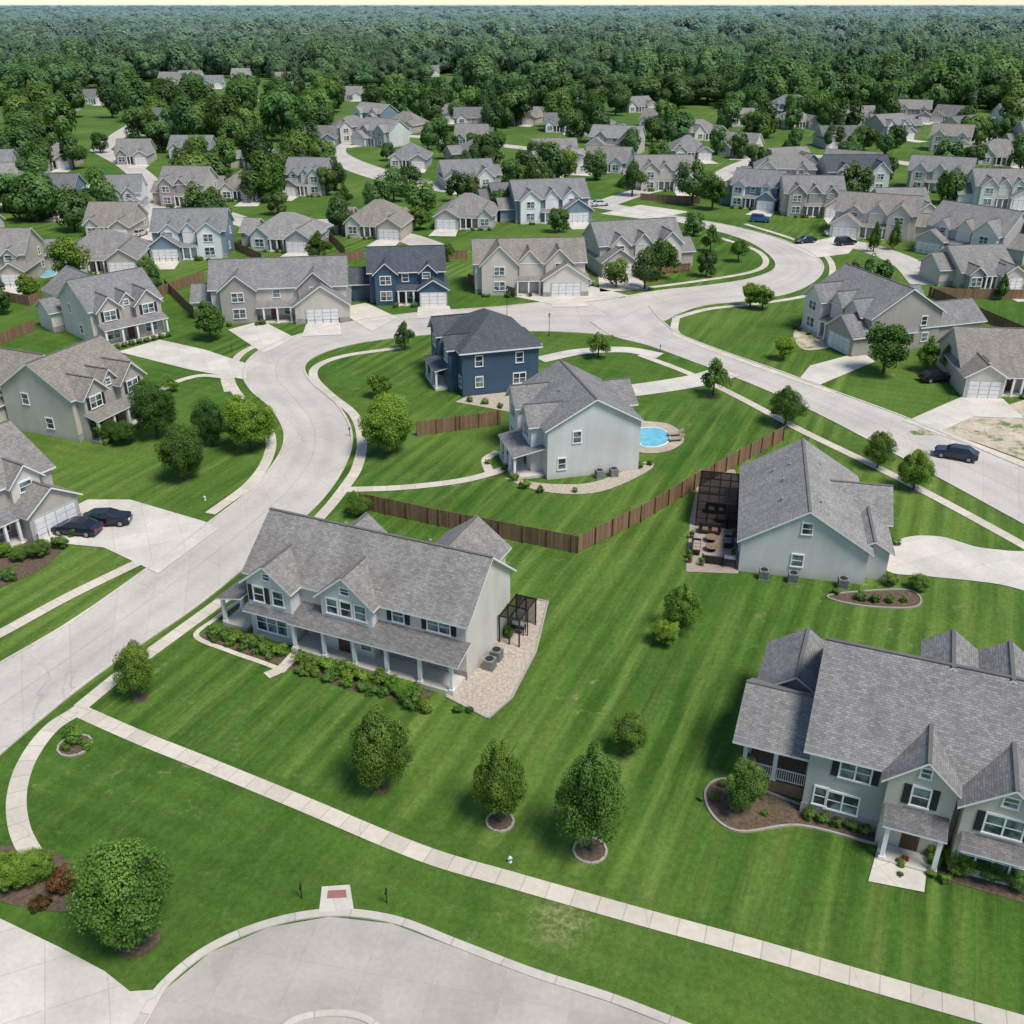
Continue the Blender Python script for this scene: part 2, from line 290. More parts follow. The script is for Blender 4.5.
for p,sm in (([(46,520),(88,500),(130,500),(205,522),(218,530),(158,574),(142,566),(104,548),(22,540)],0),([(228,330),(262,321),(295,338),(264,354)],0),([(335,309),(366,303),(398,318),(372,332)],0),
          ([(118,352),(160,340),(205,350),(247,364),(246,380),(190,370)],0),([(515,297),(590,286),(630,296),(560,306)],0),([(886,552),(905,538),(940,537),(975,547),(1005,551),(1045,556),(1110,590),(1060,600),(1000,585),(930,577),(888,572)],1),
          ([(820,385),(875,362),(862,352),(810,366),(800,378)],0),([(-60,890),(60,948),(105,972),(130,992),(165,990),(140,1035),(60,1130),(-60,1150)],0),
          ([(905,422),(950,402),(975,392),(1000,396),(985,412),(940,432)],0),([(788,246),(830,238),(860,242),(848,254),(815,258)],0),([(600,292),(648,290),(640,278),(598,276)],0),
          ([(120,205),(145,200),(152,240),(128,245)],0),([(600,214),(640,205),(690,212),(650,220)],0)):
    area('driveway',p,DRIVE,.062,bool(sm))
area('path',[(878,846),(928,856),(924,893),(868,882)],DRIVE,.075)
area('path',[(322,888),(350,886),(354,911),(319,914)],DRIVE,.115)
area('tactile_paving',[(328,892),(346,891),(347,899),(327,900)],plain('red_paver',(.32,.14,.11),.8,(.26,.13,.10),6.0),.12)
area('patio',[(446,697),(488,719),(512,698),(536,652),(548,602),(524,598),(500,640)],GRAVEL,.04,edge=KERB)
area('patio',[(686,572),(738,574),(748,520),(735,470),(700,470),(690,520)],slabconc('paver',(.38,.30,.25),.6),.04)
area('garden_bed',[(706,790),(730,780),(800,805),(872,830),(880,845),(800,826),(740,832),(712,815)],MULCH,.035,True,edge=KERB)
area('garden_bed',[(915,850),(1030,880),(1030,905),(960,885),(918,868)],MULCH,.035)
area('garden_bed',[(828,596),(900,590),(920,598),(912,608),(860,606)],MULCH,.035,True,edge=KERB)
area('garden_bed',[(-20,560),(30,520),(75,530),(40,570),(-20,590)],MULCH,.035,True)
area('garden_bed',[(-10,850),(50,850),(80,880),(75,910),(30,908),(-10,895)],MULCH,.035,True)
area('garden_bed',[(505,478),(545,492),(600,492),(650,470),(645,462),(595,482),(548,484)],GRAVEL,.035,True)
area('garden_bed',[(455,402),(510,412),(560,395),(545,385),(470,395)],GRAVEL,.035)
area('patio',[(628,424),(668,424),(684,440),(665,452),(634,450)],slabconc('pool_deck',(.45,.37,.29),1.0),.04,True)
area('swimming_pool_water',[(640,429),(660,429),(670,438),(662,446),(643,447),(638,438)],WATER,.06,True,edge=TRIM)
area('swimming_pool_water',[(36,270),(52,267),(57,274),(42,278)],WATER,.06,True,edge=TRIM)
area('bare_soil',[(908,434),(930,424),(945,416),(990,410),(1060,396),(1060,470),(1024,460),(960,438)],SAND,.03,True)
area('bare_soil',[(795,330),(830,318),(850,340),(805,350)],SAND,.03,True)
# ---------------------------------------------------------------- vegetation meshes
def crown_arr(rs,kind,w,h,zb,ncl,nl,ls,rnd,cr_=(.17,.38),jit=None):
    d=rs.normal(size=(ncl,3)); d/=np.linalg.norm(d,axis=1)[:,None]; c=d*(rs.random(ncl)**.42*.80)[:,None]
    crd=rs.uniform(*cr_,ncl); ct=rs.random(ncl)
    i=rs.integers(0,ncl,nl); q=rs.normal(size=(nl,3)); q/=np.linalg.norm(q,axis=1)[:,None]
    p=c[i]+q*(crd[i]*rs.uniform(.66,1.12,nl))[:,None]
    k=np.linalg.norm(p,axis=1)>.38; p=p[k];q=q[k];i=i[k];n=len(p); z=p[:,2]
    if kind=='oval': f=np.clip(1.06-.42*z-.25*np.clip(z,0,1)**2,.2,1.3)*np.where(z<-.75,.85,1)
    elif kind=='cone': f=np.clip((1.05-z)*.62,.04,1.3)
    else: f=np.ones(n)
    P=np.stack([p[:,0]*w/2*f,p[:,1]*w/2*f,zb+(z+1)/2*(h-zb)],1)
    jt=jit or (.45 if rnd<.5 else .25)
    nr=q*.7+p*rnd+np.array([0,0,.4])+rs.normal(size=(n,3))*jt; nr/=np.linalg.norm(nr,axis=1)[:,None]
    a=np.cross(nr,rs.normal(size=(n,3))); a/=np.linalg.norm(a,axis=1)[:,None]; b=np.cross(nr,a)
    s=ls*rs.uniform(.55,1.35,n)[:,None]
    V=np.stack([P-a*s*.5,P-b*s*.34,P+a*s*.5,P+b*s*.34],1).reshape(-1,3)
    nz=.14 if jit else .32
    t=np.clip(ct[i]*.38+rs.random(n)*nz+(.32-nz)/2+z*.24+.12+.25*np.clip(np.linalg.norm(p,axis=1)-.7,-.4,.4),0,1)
    return V,t
def trunk_mb(h,r,limbs,rs):
    m=MB(); m.tube((0,0,-.05),(0,0,h*.35),r*1.25,r*.8,8); m.tube((0,0,h*.35),(0,0,h*.8),r*.8,r*.25,8)
    for k in range(limbs):
        a=rs.random()*6.28; z=h*(.28+.35*rs.random()); l=h*.28
        m.tube((0,0,z),(math.cos(a)*l,math.sin(a)*l,z+l*.8),r*.45,r*.12,5)
    return m
def tree_meshes(seed,kind,w,h,zb,ncl,nl,ls,lm,single=False,tr=.12,rnd=.2,cr_=(.17,.38),jit=None):
    rs=np.random.default_rng(seed); V,t=crown_arr(rs,kind,w,h,zb,ncl,nl,ls,rnd,cr_,jit); n=len(t)
    tm=trunk_mb(h,tr,5,rs)
    tv=np.array(tm.v) if single else np.zeros((0,3)); 
    me=bpy.data.meshes.new('crown'); nv=len(V)
    faces=[(4*i,4*i+1,4*i+2,4*i+3) for i in range(n)]
    if single: faces+=[tuple(x+nv for x in f) for f in tm.f]
    me.from_pydata(np.vstack([V,tv]).tolist(),[],faces); me.materials.append(lm); me.materials.append(BARK)
    mi=np.zeros(len(faces),int); mi[n:]=1; me.polygons.foreach_set('material_index',mi)
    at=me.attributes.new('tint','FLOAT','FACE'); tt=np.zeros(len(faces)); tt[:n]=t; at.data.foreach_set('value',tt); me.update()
    return (me,None) if single else (me,tm.mesh('trunk',[BARK]))
NEAR={'oval':[tree_meshes(s,'oval',4,5,.5,80,40000,.105,LEAF,tr=.1,rnd=.35,cr_=(.12,.33)) for s in (1,2,3)],'round':[tree_meshes(s,'round',4,4.6,.5,95,44000,.10,LEAF,tr=.13,rnd=.35,cr_=(.12,.32)) for s in (4,5)]}
MID={'oval':[tree_meshes(s,'oval',4,5,.6,40,7500,.22,LEAF,cr_=(.15,.36)) for s in (11,12)],'round':[tree_meshes(s,'round',4,4.4,.6,44,7500,.23,LEAF,cr_=(.15,.36)) for s in (13,14)],'cone':[tree_meshes(15,'cone',4,7,.4,50,5000,.28,LEAF)]}
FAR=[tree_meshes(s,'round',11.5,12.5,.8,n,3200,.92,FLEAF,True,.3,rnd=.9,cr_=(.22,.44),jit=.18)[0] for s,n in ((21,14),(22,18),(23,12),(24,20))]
SHR=[tree_meshes(s,'round',1.4,1.15,-.1,30,2600,.10,LEAF,True,.03,rnd=.6)[0] for s in (31,32,33)]
TB=[0]
def tree(u,v,wp,hp,kind='oval',tint=None,label=None,name='broadleaf_tree'):
    x,y=G(u,v); w=wp/ppm(v); h=max(hp/(ppm(v)*cosd(v))*.93,w*.8); TB[0]+=1
    lib=(NEAR if v>400 and kind!='cone' else MID)[kind]; cm,tm=lib[TB[0]%len(lib)]
    base={'oval':5,'round':4.5,'cone':7}[kind]; rz=R.random()*6.28
    if kind=='cone': name='conifer_tree'
    r=root(name,(x,y,0),rz,label or {'oval':'oval green deciduous tree standing on the mown lawn','round':'round bushy green tree beside a house','cone':'dark pointed evergreen tree in a yard'}[kind],'tree','trees planted across the lawns',(w/4,w/4,h/base))
    c=ob('crown',cm,r); ob('trunk',tm,r)
    if tint: c.color=(*tint,1)
    AVOID.append((x,y,w*.6))
DK=(.58,.68,.66); LT=(1.2,1.2,.9)
for a in [(140,697,42,60,'oval'),(383,788,64,82,'oval'),(500,822,58,86,'oval'),(590,850,70,106,'oval'),(629,754,42,42,'round'),(680,630,42,50,'oval',LT),(665,644,34,26,'round',LT),(138,940,110,88,'round',(.95,1.0,.92)),(742,812,46,50,'round'),
    (185,480,52,58,'round',DK),(158,438,50,64,'round',DK),(213,446,40,50,'round',DK),(252,450,60,60,'round',LT),(387,454,62,60,'round',LT),(380,398,26,28,'round'),(211,340,34,42,'round',DK),(73,284,42,52,'round'),(913,490,38,46,'oval',LT),(877,468,32,42,'oval'),
    (785,425,38,42,'oval',DK),(713,396,30,42,'oval'),(598,358,24,28,'oval'),(883,374,50,56,'round',DK),(660,279,34,44,'oval',DK),(710,252,20,30,'oval'),(738,262,20,26,'oval'),(783,360,24,26,'round',LT),(893,250,16,34,'cone',DK),(873,252,17,34,'cone',DK),
    (358,516,28,28,'oval',LT),(926,372,22,40,'oval'),(948,374,20,36,'oval'),(320,264,26,36,'oval',DK),(275,202,34,42,'round',DK),(405,350,20,32,'oval',DK),(762,310,24,28,'round',LT),(750,308,24,28,'round',LT),(150,283,22,30,'round'),(106,440,30,20,'round',DK),(125,444,30,22,'round',DK),
    (632,196,26,38,'oval',DK),(712,210,30,40,'round',DK),(565,182,28,36,'round'),(30,300,26,28,'round'),(355,510,16,20,'oval'),(945,205,18,36,'cone',DK),(818,205,22,30,'round',DK),(448,262,14,22,'oval'),(1010,250,30,34,'round',DK),(245,302,20,20,'round'),
    (540,262,12,20,'cone',DK),(420,230,24,26,'round'),(345,205,16,22,'oval',DK),(1000,300,18,30,'cone',DK),(172,392,16,18,'oval',LT)]:
    tree(*a)
SC=[0]
def shrub(x,y,w,h=None,tint=None,label='clipped green shrub in a planting bed'):
    SC[0]+=1; big=w>2.0
    if big: me=NEAR['round'][SC[0]%2][0]; s=(w/4,w/4,(h or w*.8)/4.6)
    else: me=SHR[SC[0]%3]; s=(w/1.4,w/1.4,(h or w*.8)/1.15)
    o=ob('shrub',me,None,(x,y,-.15 if big else 0),R.random()*6.28,s,label=label,category='shrub',group='shrubs in the planting beds')
    o.color=(*(tint or R.choice([(1,1,1),(1.2,1.2,.9),(.7,.8,.8),(.85,.9,.85)])),1)
for u,v,w in [(412,706,26),(426,712,18),(458,712,12),(470,712,10),
              (808,818,18),(822,822,17),(836,826,16),(850,829,16),(864,833,15),(932,862,26),(900,866,12),(958,870,40),(987,877,40),(1014,886,36),(1036,893,30),(900,876,8),(700,800,8),(722,786,10),(944,882,16),(930,876,12),
              (860,600,14),(875,602,14),(890,602,12),(918,590,24),(904,602,10),(835,594,10),(890,585,18),(505,470,10),(515,480,12),(525,488,14),(540,492,10),(575,492,8),(488,464,8),(508,636,16),(514,628,14),(20,560,22),(40,556,26),(60,548,20),(10,580,20),(74,536,14),(4,556,22),
              (640,468,10),(650,465,9),(470,402,8),(485,404,9),(500,408,8),(885,530,14),(895,545,12),(888,520,12),(75,742,26),(88,748,14),(66,750,12),(715,800,10),(765,815,9)]:
    x,y=G(u,v); shrub(x,y,w/ppm(v))
for u,v,w,h,t,l in [(14,885,50,42,(1.15,1.2,.9),'large bright green shrub mass beside the driveway'),(40,878,44,36,(1.15,1.2,.9),'large bright green shrub mass beside the driveway'),(64,890,34,28,(.9,.25,.38),'burgundy leaved shrub beside the driveway'),(40,908,26,14,(.8,.27,.38),'burgundy leaved shrub beside the driveway'),(905,862,9,9,(2.8,.3,.4),'small red flowering shrub by the entrance walk')]:
    x,y=G(u,v); shrub(x,y,w/ppm(v),h/ppm(v),t,l)
for u,v,r in [(500,822,.85),(590,851,1.0),(138,940,1.2),(383,790,.4),(140,698,.6),(913,491,.6),(877,469,.5),(75,746,1.1),(785,426,.6),(713,397,.6)]:
    x,y=G(u,v); area('garden_bed',[(x+r*math.cos(a*.5236),y+r*math.sin(a*.5236)) for a in range(12)],MULCH,.03,False,True,edge=KERB if u in (500,590,75) else None)
# ---------------------------------------------------------------- houses
def gable(wb,rb,x0,y0,x1,y1,ze,ax,pitch,o=.4,walls=True,wmat=0):
    if ax=='gy': mp=lambda x,y,z:(y,x,z); x0,y0,x1,y1=y0,x0,y1,x1
    else: mp=lambda x,y,z:(x,y,z)
    ym=(y0+y1)/2; zr=ze+(y1-y0)/2*pitch; T=.14; zl=ze-o*pitch
    if walls:
        wb.poly([mp(x0,y0,0),mp(x1,y0,0),mp(x1,y0,ze),mp(x0,y0,ze)],wmat); wb.poly([mp(x0,y1,0),mp(x1,y1,0),mp(x1,y1,ze),mp(x0,y1,ze)],wmat)
        for x in (x0,x1): wb.poly([mp(x,y0,0),mp(x,y1,0),mp(x,y1,ze),mp(x,ym,zr),mp(x,y0,ze)],wmat)
    for ya,yb in ((y0-o,ym),(y1+o,ym)):
        pts=[mp(x0-o,ya,zl+T),mp(x1+o,ya,zl+T),mp(x1+o,yb,zr+T),mp(x0-o,yb,zr+T)]; rb.slab(pts,.16)
    a=mp(x0-o,ym-.12,zr+T-.03); b=mp(x1+o,ym+.12,zr+T+.035); rb.box(tuple(map(min,a,b)),tuple(map(max,a,b)),0)
def hip(wb,rb,x0,y0,x1,y1,ze,pitch,o=.45):
    for a,b in (((x0,y0),(x1,y0)),((x1,y0),(x1,y1)),((x1,y1),(x0,y1)),((x0,y1),(x0,y0))): wb.poly([(*a,0),(*b,0),(*b,ze),(*a,ze)])
    X0,Y0,X1,Y1=x0-o,y0-o,x1+o,y1+o; W,D=X1-X0,Y1-Y0; z=ze+.02; h=min(W,D)/2*pitch; s=min(W,D)/2
    if W>=D: r0,r1=(X0+s,(Y0+Y1)/2,z+h),(X1-s,(Y0+Y1)/2,z+h)
    else: r0,r1=((X0+X1)/2,Y0+s,z+h),((X0+X1)/2,Y1-s,z+h)
    a,b,c,d=(X0,Y0,z),(X1,Y0,z),(X1,Y1,z),(X0,Y1,z)
    fs=[[a,b,r1,r0],[c,d,r0,r1],[b,c,r1],[d,a,r0]] if W>=D else [[b,c,r1,r0],[d,a,r0,r1],[a,b,r0],[c,d,r1]]
    for f in fs: rb.slab(f,.05)
    rb.box((X0,Y0,z-.2),(X1,Y1,z-.06),1)
def shed(rb,x0,y0,x1,y1,zl,zh,side):
    p={'f':[(x0,y0,zl),(x1,y0,zl),(x1,y1,zh),(x0,y1,zh)],'l':[(x0,y1,zl),(x0,y0,zl),(x1,y0,zh),(x1,y1,zh)],'r':[(x1,y0,zl),(x1,y1,zl),(x0,y1,zh),(x0,y0,zh)],'b':[(x1,y1,zl),(x0,y1,zl),(x0,y0,zh),(x1,y0,zh)]}[side]; rb.slab(p,.12)
MEM={}
def winm(w,h):
    k=('w',round(w,1),round(h,1))
    if k not in MEM:
        a=MB(); a.box((-w/2,-.03,-h/2),(w/2,.0,h/2)); f=MB(); t=.1
        f.box((-w/2-t,-.08,h/2),(w/2+t,.01,h/2+t*1.4)); f.box((-w/2-t*1.3,-.12,-h/2-t),(w/2+t*1.3,.01,-h/2)); f.box((-w/2-t,-.078,-h/2),(-w/2,.01,h/2)); f.box((w/2,-.078,-h/2),(w/2+t,.01,h/2))
        n=max(1,round(w/.95))
        for i in range(1,n): x=-w/2+w*i/n; f.box((x-.05,-.07,-h/2),(x+.05,.005,h/2))
        f.box((-w/2,-.055,-.03),(w/2,.004,.03))
        b=MB(); b.v=a.v+f.v; b.f=a.f+[tuple(i+len(a.v) for i in q) for q in f.f]; b.m=a.m+[1]*len(f.f); b.uv=a.uv+f.uv
        s=MB(); s.box((-.2,-.06,-h/2-.05),(.2,.0,h/2+.1))
        for q in range(int(h/.16)): s.box((-.15,-.085,-h/2+q*.16+.03),(.15,-.055,-h/2+q*.16+.11))
        MEM[k]=(a.mesh('window',[GLASS]),f.mesh('frame',[TRIM]),b.mesh('window',[GLASS,TRIM]),s.mesh('shutter',[SHUT]))
    return MEM[k]
RZ={'f':0,'r':math.pi/2,'l':-math.pi/2,'b':math.pi}
def garm(w):
    k=('g',round(w,1))
    if k not in MEM:
        a=MB(); a.box((-w/2-.15,-.05,0),(w/2+.15,0,2.45),1)
        for r in range(4):
            n=max(2,int(w/1.1))
            for c in range(n): x=-w/2+w*c/n; a.box((x+.06,-.085,.05+r*.57),(x+w/n-.06,-.045,.05+r*.57+.5),0)
        MEM[k]=a.mesh('garage_door',[plain('garage_paint',(.74,.73,.71),.5),plain('garage_gap',(.48,.47,.44),.6)])
    return MEM[k]
d=MB(); d.box((-.5,-.05,0),(.5,0,2.15)); d.box((-.35,-.075,.2),(.35,-.045,.95)); d.box((-.35,-.075,1.1),(.35,-.045,2.0)); DOOR=d.mesh('door',[plain('door_paint',(.10,.05,.03),.4)])
d=MB(); d.tube((.4,-.14,1.0),(.4,-.14,1.2),.025,.025); HAN=d.mesh('handle',[METAL])
d=MB(); d.box((-.13,-.13,0),(.13,.13,1)); d.box((-.19,-.19,0),(.19,.19,.06)); d.box((-.19,-.19,.95),(.19,.19,1)); POST=d.mesh('porch_post',[TRIM])
def house(o,yaw,sp,wall,roof,label,far=False,name='detached_house'):
    r=root(name,(o[0],o[1],0),yaw,label,'house','houses along the streets')
    wb,rb,pr=MB(),MB(),MB()
    for b in sp['b']:
        x0,y0,x1,y1,ze,ty,pi=b[:7]
        if ty=='hip': hip(wb,rb,x0,y0,x1,y1,ze,pi)
        else: gable(wb,rb,x0,y0,x1,y1,ze,ty,pi,o=.2 if len(b)>7 and b[7]=='dormer' else .4,walls=len(b)<8 or b[7]!='open',wmat=1 if len(b)>7 and b[7]=='alt' else 0)
        if sp.get('stone') and len(b)<8 and ty!='hip':
            wb.box((x0-.05,y0-.05,0),(x1+.05,y0-.01,.85),2)
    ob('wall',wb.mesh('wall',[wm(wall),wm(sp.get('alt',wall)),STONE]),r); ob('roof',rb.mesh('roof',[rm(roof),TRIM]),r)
    for s in sp.get('s',[]):
        pr=MB(); shed(pr,*s); ob('porch_roof',pr.mesh('porch_roof',[rm(sp.get('proof',roof)),TRIM]),r)
    for s in sp.get('floor',[]):
        q=MB(); q.box((s[0],s[1],0),(s[2],s[3],s[4])); ob('porch',q.mesh('porch',[DECK if s[4]>.5 else DRIVE]),r)
    for p in sp.get('p',[]): ob('porch_post',POST,r,(p[0],p[1],p[2]),0,(1,1,p[3]))
    for w in sp.get('w',[]):
        fc,x,y,z,ww,hh=w[:6]; a,f,b,s=winm(ww,hh)
        if far: ob('window',b,r,(x,y,z),RZ[fc])
        else:
            wo=ob('window',a,r,(x,y,z),RZ[fc]); ob('frame',f,wo)
            if len(w)>6:
                for sx in (-1,1): ob('shutter',s,wo,(sx*(ww/2+.32),0,0))
    for g in sp.get('g',[]): ob('garage_door',garm(g[4]),r,(g[1],g[2],0),RZ[g[0]])
    for g in sp.get('d',[]):
        dd=ob('door',DOOR,r,(g[1],g[2],.2),RZ[g[0]])
        if not far: ob('handle',HAN,dd)
    for c in sp.get('v',[]):
        q=MB(); q.cyl(c[0],c[1],c[2]-.5,c[2]+.3,.08,.08,8); q.cyl(c[0],c[1],c[2]+.3,c[2]+.37,.15,.1,8); ob('roof_vent',q.mesh('roof_vent',[METAL]),r)
    for c in sp.get('rail',[]):
        q=MB(); x0,y0,x1,y1,z0=c; L=math.hypot(x1-x0,y1-y0); n=int(L/.14)
        for zz in (z0+.12,z0+.95): q.tube((x0,y0,zz),(x1,y1,zz),.045,.045,4)
        for i in range(n+1): t=i/n; xx=x0+(x1-x0)*t;yy=y0+(y1-y0)*t; q.box((xx-.02,yy-.02,z0+.12),(xx+.02,yy+.02,z0+.95))
        ob('railing',q.mesh('railing',[TRIM]),r)
    cs,sn=math.cos(yaw),math.sin(yaw)
    return r,(lambda x,y:(o[0]+x*cs-y*sn,o[1]+x*sn+y*cs))
def frame2(p1,p2):
    a=np.array(G(*p1));b=np.array(G(*p2)); d=b-a; return tuple(a),math.atan2(d[1],d[0]),float(np.linalg.norm(d))
def avoid_box(T,x0,y0,x1,y1):
    c=T((x0+x1)/2,(y0+y1)/2); AVOID.append((*c,math.hypot(x1-x0,y1-y0)/2+1.5))
# porch-fronted house
o,yw,W=frame2((228,634),(455,697))
sp=dict(b=[(1.2,2.1,20.3,10.2,5.25,'gx',.80),(2.0,.7,6.0,5,5.27,'gy',.8,'alt'),(8.4,1.3,12.9,6,5.23,'gy',.85,'alt'),(12.5,8,18,14.5,4.6,'gy',.75),(4,8,8,12,4.6,'gy',.8)],alt='light',
 s=[(6.1,-.2,20.7,2.15,2.8,3.5,'f'),(-1.3,.6,1.25,6,2.7,3.3,'l'),(1.8,.0,6.05,.72,2.75,3.05,'f')],proof='mid',floor=[(6.1,.0,20.2,2.08,.35),(-1.2,.9,1.18,5.8,.3)],
 p=[(x,.2,.35,2.5) for x in (6.4,9.1,11.8,14.6,17.4,20.0)]+[(-1.0,1.1,.3,2.4),(-1.0,3.3,.3,2.4),(-1.0,5.6,.3,2.4)],
 w=[('f',3.1,.7,4.15,.9,1.25,1),('f',4.9,.7,4.15,.9,1.25),('f',4.0,.7,1.6,2.8,1.5),('f',9.4,1.3,4.3,.9,1.2),('f',10.65,1.3,4.3,.9,1.2),('f',11.9,1.3,4.3,.9,1.2),('f',14.7,2.1,4.35,.9,1.1,1),('f',18.1,2.1,4.35,1.8,1.1,1),('f',7.4,2.1,1.75,1.0,1.4),('f',14.2,2.1,1.75,1.0,1.4),('f',16.6,2.1,1.75,1.0,1.4),('f',18.8,2.1,1.75,1.0,1.4),('f',12.2,1.3,1.75,.9,1.4),('f',4.0,.7,5.9,.6,.5),('f',10.65,1.3,5.9,.7,.5)],
 d=[('f',10.2,1.3)],stone=1,v=[(7,7.6,7.6),(15,7,8.1),(17.5,8.2,7.1)])
_,T=house(o,yw,sp,'cream','gray','two-storey beige house with long covered front porch'); avoid_box(T,0,0,20,14); T1=T;Y1=yw
area('garden_bed',[T(-1.7,-1.4),T(3,-1.7),T(7,-1.9),T(13,-2.4),T(18.0,-1.9),T(18.8,-.3),T(6,-.2),T(1.5,.6),T(-1.6,.6)],MULCH,.035,False,True)
strip('path',[T(-2.2,4.5),T(-2.3,1.2),T(-2.1,-1.3),T(1.5,-1.9),T(5.0,-2.15),T(7.2,-2.4)],.45,WALK,.06,8,True)
strip('path',[T(6.6,-.2),T(6.7,-2.2),T(6.2,-3.4)],.9,WALK,.066,8,True)
for i in range(7): shrub(*T1(-.8+i*1.05,-.7+.2*math.sin(i*2.1)),1.5,1.15,(1.05,1.05,.9) if i%2 else None)
for i in range(5): shrub(*T1(-.3+i*1.35,-1.35),.9,.6)
for i in range(10): shrub(*T1(7.8+i*1.1,-.95-.25*math.sin(i*1.7)),1.75+.3*math.sin(i*3.3),1.3,(1.15,1.2,.85) if i%3 else None)
for i in range(7): shrub(*T1(8.6+i*1.2+.3*math.sin(i*5.0),-1.9),1.35+.25*math.cos(i*2.7),.85)
# grey gable-end house
o,yw,W=frame2((738,571),(866,585))
sp=dict(b=[(0,0,10.7,15.5,3.3,'gy',.62),(9.8,1.2,12.6,9,2.9,'gy',.62),(7,6.5,13.0,13,3.1,'gx',.62)],w=[('f',5.35,0,4.9,.8,1.0),('f',4.9,0,1.7,.9,1.1),('l',0,3,1.7,1.6,1.4),('l',0,6.5,1.7,1.6,1.4)],
 g=[('r',13.0,9.7,0,4.6)],d=[('l',0,4.8)],v=[(3.2,4,5.4),(3.4,8,5.5),(2.6,11,5.0),(6.9,12,5.6),(4.0,11,5.8),(6.5,3,5.9)])
_,T=house(o,yw,sp,'light','pale','pale grey house with plain gable end and shingle roof'); avoid_box(T,0,0,14,16); T2=T;Y2=yw
# large grey house
o,yw,W=frame2((800,812),(1024,872))
sp=dict(b=[(0,0,24,11,5.3,'gx',.74),(4.5,-.9,8.2,5,5.32,'gy',.92,'alt'),(8.6,-1.5,13.0,6,5.28,'gy',.80,'alt'),(14.6,-1.0,19,6,5.3,'gy',.85),(-4.3,.9,.3,7.2,3.9,'gx',.62,'open'),(-4.0,6.6,.5,12.0,3.9,'gy',.7),(5.6,5.4,8.6,9.4,8.3,'gy',.72,'dormer'),(8.9,5.4,11.9,9.4,8.3,'gy',.72,'dormer')],alt='beige',
 s=[(8.8,-2.6,12.8,-1.45,2.7,3.2,'f'),(4.6,-2.4,8.1,-.85,2.8,3.3,'f')],proof='mid',floor=[(-4.1,1.1,-.02,6.5,.95),(4.7,-2.3,8.0,-.93,.2)],
 p=[(-3.9,1.3,.95,2.9),(-2.0,1.3,.95,2.9),(-3.9,5.4,.95,2.9),(-3.9,3.4,.95,2.9),(4.95,-2.1,.2,2.6),(7.8,-2.1,.2,2.6)],rail=[(-3.9,1.25,-.1,1.25,.95),(-3.95,1.3,-3.95,5.8,.95)],
 w=[('f',2.7,0,4.2,1.7,1.2,1),('f',2.3,0,1.6,1.8,1.3),('f',6.35,-.9,4.3,.9,1.3,1),('f',10.75,-1.5,4.2,1.9,1.3,1),('f',10.75,-1.5,1.55,3.6,1.7),('f',16.8,-1,4.2,1.7,1.3,1),('l',0,3,1.8,1.4,1.4),('l',0,4,4.3,1.0,1.1),('f',6.35,-.9,6.1,.5,.6),('f',10.75,-1.5,6.0,.7,.6),('f',1.0,0,1.7,.7,1.3)],
 d=[('f',6.35,-.9)],stone=1,v=[(3,7.5,7.9),(18,7,8.2)])
_,T=house(o,yw,sp,'gray','gray','large grey two-storey house with pointed front gables'); avoid_box(T,0,0,24,14)
# pale house by the pool
o,yw,W=frame2((547,480),(637,470))
sp=dict(b=[(0,0,10.3,12.5,5.8,'gy',.55),(-1.3,1.8,4.5,5.3,5.78,'gx',.85),(-1.3,7.4,4.5,11.2,5.76,'gx',.85),(5,9,13,15,4.2,'gx',.6)],s=[(-3.6,.6,-.02,7.2,2.7,3.4,'l')],floor=[(-3.5,.8,-.05,7.0,.3)],
 p=[(-3.3,1,.3,2.4),(-3.3,3,.3,2.4),(-3.3,5,.3,2.4),(-3.3,6.8,.3,2.4)],w=[('f',3.2,0,4.6,.8,1.2),('f',1.6,0,1.7,.8,1.2),('l',-1.3,3.55,4.5,1.6,1.4),('l',-1.3,9.3,4.5,1.6,1.4),('l',-1.3,9.3,1.7,1.8,1.5),('r',10.3,4,4.5,1.0,1.2)],
 d=[('l',-1.3,4.2)],v=[(3,6,7.5),(7,4,7.5)])
_,T=house(o,yw,sp,'light','gray','pale grey two-storey house beside a backyard pool'); avoid_box(T,-2,0,12,14); T4=T;Y4=yw
# blue house
o,yw,W=frame2((463,397),(538,389))
sp=dict(b=[(0,0,10.2,13,5.9,'hip',.58),(-1.2,8.2,5,12.6,5.95,'gx',.8),(-1.2,2.2,5,5.2,5.92,'gx',.8),(7,5,11.8,12,4.6,'hip',.55)],s=[(-3,3,-.02,9.5,2.7,3.3,'l')],floor=[(-2.9,3.1,-.05,9.3,.3)],p=[(-2.7,3.4,.3,2.4),(-2.7,6,.3,2.4),(-2.7,9,.3,2.4)],
 w=[('f',2.2,0,4.6,.9,1.3),('f',7.6,0,4.6,.9,1.3),('f',2.2,0,1.8,.9,1.3),('f',7.6,0,1.8,1.6,1.3),('l',-1.2,3.7,4.6,1.5,1.4),('l',-1.2,10.4,4.6,1.5,1.4),('l',-1.2,10.4,1.7,1.6,1.4),('l',0,1.2,1.7,1.0,1.4)],d=[('l',0,6.8)])
_,T=house(o,yw,sp,'navy','dark','slate blue two-storey house with charcoal hip roof'); avoid_box(T,-2,0,12,13); T5=T;Y5=yw
